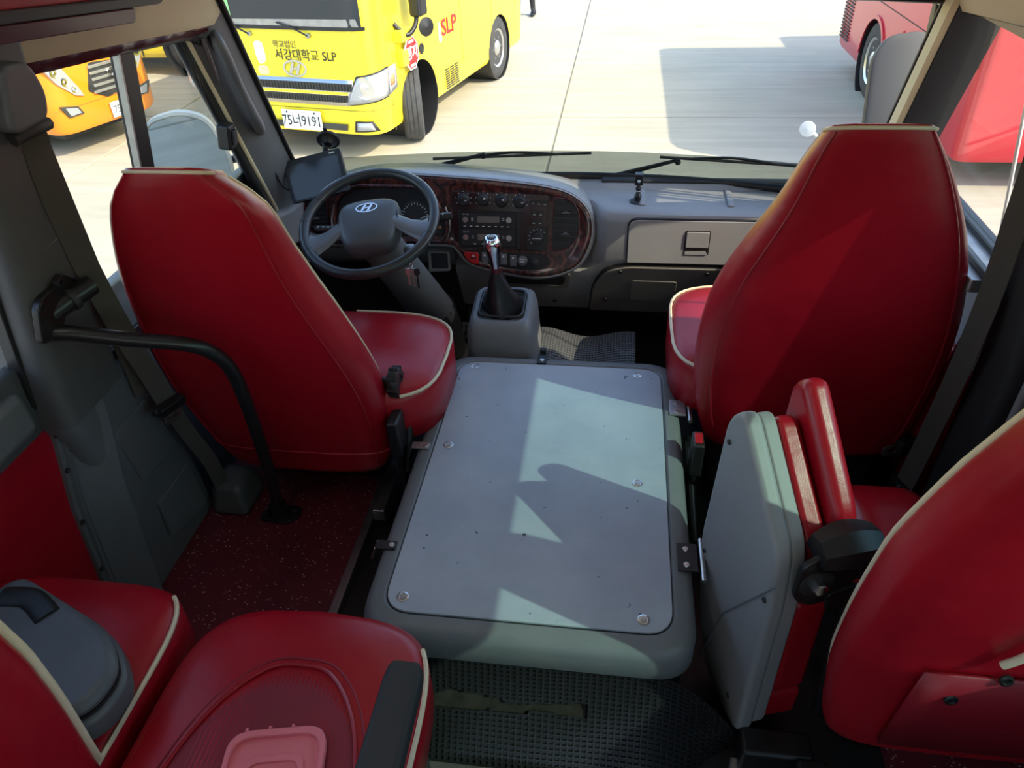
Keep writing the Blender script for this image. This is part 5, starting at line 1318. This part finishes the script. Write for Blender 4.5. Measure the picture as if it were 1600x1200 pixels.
def orange_bus():
    t = thing('orange_bus', 'orange coach nose with slatted grille seen through the driver window', 'bus', (-5.0, 7.78, GZ), math.atan2(.94, .34), local=True)
    w, yf, yr, r = 1.24, 0., 4.2, .20
    b = bus_body(t, w, yf, yr, r, 'orange', (1.0, 3.3), zb=.26, h=2.2, R=.33)
    W = Wrap(w, yf, r, yr); F = frame((-w, yf, 0), (1, 0, 0), (0, 0, 1))   # a = distance from the near corner
    gr = prism('grille', roundpoly([(.43, .60), (.53, .85), (1.00, .80), (.96, .56), (.62, .50)], .03), F, .0, .012, 'text_black', t, bevel=.003)
    for k in range(5):
        z = .565+k*.058; box('grille_slat', (.50-.02*(k == 0)+.0*k, z, .010), (.985, z+.026, .030), 'silver', gr, bevel=.004, fr=F)
    emblem('nose_emblem', (.74, .72, .030), .06, .042, 'chrome', gr, F)
    for s in (1, -1):
        def m(q): return [(a, z) for a, z in q] if s > 0 else [(w-a, z) for a, z in q]
        hl = prism('headlamp', roundpoly(m([(.03, .93), (.12, .97), (.24, .85), (.34, .66), (.37, .575), (.28, .60), (.13, .74)]), .015), F, -.02, .016, 'lamp_lens', t, bevel=.006)
        for a, z, rr in ((.14, .84, .05), (.215, .74, .045), (.285, .655, .035)):
            aa = a if s > 0 else w-a
            lathe('reflector', [(rr, .014), (rr*.9, .022), (rr*.5, .016), (0, .024)], (P(F, aa, z), F[1], F[2], F[3]), 'chrome', hl, n=20)
        fg = prism('fog_lamp', roundpoly(m([(.08, .54), (.27, .50), (.31, .42), (.14, .42)]), .012), F, -.01, .008, 'mesh_grille', t)
        prism('fog_lens', roundpoly(m([(.13, .515), (.25, .49), (.28, .435), (.16, .432)]), .010), F, .006, .014, 'lamp_lens', fg, bevel=.003)
    pl = box('number_plate', (.60, .295, .012), (.84, .445, .022), 'white', t, bevel=.003, fr=F)
    text('plate_number', '75', .105, (P(F, .665, .365, .023), F[1], F[2], F[3]), 'text_black', pl, .002, sx=.8)
    W.patch('bumper_seam', [(-.62, .50), (.8, .50), (.8, .504), (-.62, .504)], .003, 'text_dim', t, 16, 1)
    W.patch('windscreen', [(-.5, 1.15), (.5, 1.15), (.5, 1.8), (-.5, 1.8)], .01, 'dark_window', t, 12, 4)
    S2 = frame((-w, 0, 0), (0, -1, 0), (0, 0, 1))
    box('side_seam', (-.28, .3, .0), (-.275, 1.6, .004), 'text_dim', t, fr=S2)
    box('chassis', (-w+.2, .3, .15), (-.2, 4.0, .3), 'plastic_black', t)
    wheel(t, -w+.02, 1.0, .30, side=-1); wheel(t, -.02, 1.0, .30); wheel(t, -w+.02, 3.3, .30, side=-1); wheel(t, -.02, 3.3, .30)
orange_bus()

def side_bus(name, label, loc, rot, w, length, mat, wheels, extras, h=2.6, rw=.36):
    """its visible long side is local x=0, facing +x; local y runs along it"""
    t = thing(name, label, 'bus', loc, rot, local=True)
    bus_body(t, w, 0, length, .15, mat, wheels, h=h, slope=.0, R=rw+.06, zb=.24)
    S = frame((0, 0, 0), (0, 1, 0), (0, 0, 1))
    for y in wheels: wheel(t, -.02, y, rw); wheel(t, -w+.02, y, rw, side=-1)
    box('chassis', (-w+.3, .3, .16), (-.35, length-.3, .30), 'plastic_black', t)
    extras(t, S, w)
    return t
def far_yellow(t, S, w):
    fp = prism('fuel_flap', roundpoly([(1.72, .42), (1.97, .42), (1.97, .58), (1.72, .58)], .03), S, 0, .006, 'yellow', t, bevel=.003)
    lathe('flap_lock', [(.012, 0), (.012, .004), (0, .004)], frame(P(S, 1.80, .5, .006), S[1], S[2]), 'text_black', fp, n=10)
    box('marker_lamp', (2.02, .58, 0), (2.10, .63, .012), 'lamp_amber', t, bevel=.003, fr=S)
    box('door_gap', (1.60, .26, .0), (1.62, 1.6, .004), 'text_black', t, fr=S)
    prism('side_window', roundpoly([(.2, 1.25), (3.6, 1.25), (3.6, 1.9), (.2, 1.9)], .05), S, -.01, .006, 'dark_window', t)
side_bus('parked_minibus', 'pale yellow minibus flank and wheel far behind the orange coach', (-8.1, 10.0, GZ), math.radians(-90), 1.7, 4.0, 'yellow', (.6, 2.35), far_yellow)
# its flank faces the bus (-x): turned by 180 degrees so local +x points to world -x, local y towards the camera
def red_bus():
    def ex(t, S, w):
        L = 4.25
        for x0 in (.12, .34):
            for j in range(14): box('louvre', (x0, .36+j*.036, .0), (x0+.17, .378+j*.036, .008), 'text_black', t, fr=S)
        prism('wheel_arch_lip', [(1.50+math.cos(a)*.46, .37+math.sin(a)*.46) for a in [math.pi*i/16 for i in range(17)]]+[(1.50+math.cos(a)*.42, .37+math.sin(a)*.42) for a in [math.pi*i/16 for i in range(16, -1, -1)]], S, 0, .015, 'red_paint', t)
        box('body_crease', (.05, .95, 0), (L-.05, .958, .004), 'text_black', t, fr=S)
        lathe('marker_lamp', [(.035, 0), (.035, .012), (0, .02)], frame(P(S, 2.15, .72), S[1], S[2]), 'lamp_amber', t, n=14)
        tube('script_stroke', [P(S, 2.36, .62, .004), P(S, 2.40, .85, .004), P(S, 2.46, .66, .004), P(S, 2.52, .84, .004), P(S, 2.58, .66, .004), P(S, 2.64, .74, .004)], .006, 'text_red', t, sm=4)
        prism('side_window', roundpoly([(.3, 1.35), (3.3, 1.35), (3.3, 1.85), (.3, 1.85)], .05), S, -.01, .006, 'dark_window', t)
    side_bus('red_bus', 'red bus flank with rear louvres and a grey wheel beyond the right mirror', (2.65, 10.45, GZ), math.radians(180), 1.9, 4.25, 'red_paint', (1.50,), ex, h=2.12, rw=.38)
red_bus()
def far_right():  # coach built in place of red and yellow reflections in the side glass
    def ex(t, S, w):
        prism('yellow_panel', roundpoly([(.1, .42), (.55, .42), (.55, 1.2), (.1, 1.2)], .05), S, 0, .01, 'yellow', t)
        prism('yellow_panel', roundpoly([(1.25, .50), (3.2, .50), (3.2, 1.2), (1.25, 1.2)], .05), S, 0, .01, 'yellow', t)
        prism('side_window', roundpoly([(.3, 1.35), (3.5, 1.35), (3.5, 2.1), (.3, 2.1)], .05), S, -.01, .006, 'dark_window', t)
    side_bus('striped_coach', 'red and yellow coach with a large wheel seen through the right side window', (4.9, 10.9, GZ), math.radians(180), 1.9, 3.9, 'red_paint', (1.0, 3.1), ex, h=2.6, rw=.36)
far_right()

# ------------------------------------------------------------------ a person walking beyond the yellow bus (only the legs reach into the picture)
def person():
    t = thing('person', 'person in dark trousers and black shoes standing beyond the yellow bus', 'person', (-1.72, 13.95, GZ), local=True)
    J = {'pelvis': (0, 0, .93), 'chest': (0, .01, 1.30), 'neck': (0, 0, 1.48), 'head': (0, -.01, 1.60), 'crown': (0, -.01, 1.72),
         'hipL': (-.10, 0, .88), 'kneeL': (-.11, -.02, .50), 'ankL': (-.11, .02, .09), 'toeL': (-.13, -.12, .04),
         'hipR': (.10, 0, .88), 'kneeR': (.13, -.06, .50), 'ankR': (.15, .0, .09), 'toeR': (.19, -.14, .04),
         'shL': (-.19, .01, 1.40), 'elL': (-.25, .03, 1.13), 'wrL': (-.26, -.05, .88), 'haL': (-.26, -.08, .78),
         'shR': (.19, .01, 1.40), 'elR': (.25, .03, 1.13), 'wrR': (.26, -.05, .88), 'haR': (.26, -.08, .78)}
    Rd = {'pelvis': .15, 'chest': .15, 'neck': .055, 'head': .095, 'crown': .06, 'hip': .10, 'knee': .065, 'ank': .045, 'toe': .04, 'sh': .06, 'el': .045, 'wr': .03, 'ha': .035}
    names = list(J); E = [('pelvis', 'chest'), ('chest', 'neck'), ('neck', 'head'), ('head', 'crown')]
    for s in 'LR': E += [('pelvis', 'hip'+s), ('hip'+s, 'knee'+s), ('knee'+s, 'ank'+s), ('ank'+s, 'toe'+s), ('chest', 'sh'+s), ('sh'+s, 'el'+s), ('el'+s, 'wr'+s), ('wr'+s, 'ha'+s)]
    me = bpy.data.meshes.new('body'); me.from_pydata([J[k] for k in names], [(names.index(a), names.index(b)) for a, b in E], [])
    me.materials.append(MATS['denim'])
    o = bpy.data.objects.new('body', me); COL.objects.link(o); o.parent = t
    o.modifiers.new('skin', 'SKIN')
    for i, k in enumerate(names):
        r = Rd.get(k, Rd.get(k[:-1], .05)); me.skin_vertices[0].data[i].radius = (r, r); me.skin_vertices[0].data[i].use_root = (k == 'pelvis')
    s = o.modifiers.new('sub', 'SUBSURF'); s.levels = 2; s.render_levels = 2
    for sx, a in ((-.13, J['ankL']), (.17, J['ankR'])):
        rings = []
        for y, hw, hz in ((.06, .03, .06), (.03, .042, .09), (-.06, .045, .08), (-.14, .048, .055), (-.19, .03, .04)):
            rings.append([(a[0]+(.02 if sx < 0 else .02)*0+math.cos(q)*hw+(a[0]*.0), a[1]+y, max(0.002, hz/2+math.sin(q)*hz/2)) for q in [2*math.pi*i/12 for i in range(12)]])
        loft('shoe', rings, 'rubber', t)
    rings = [[(math.cos(q)*rx, -.0+math.sin(q)*ry, z) for q in [2*math.pi*i/14 for i in range(14)]] for z, rx, ry in ((1.60, .09, .10), (1.66, .10, .115), (1.72, .085, .10), (1.76, .04, .05))]
    loft('hair', rings, 'text_black', t)
person()
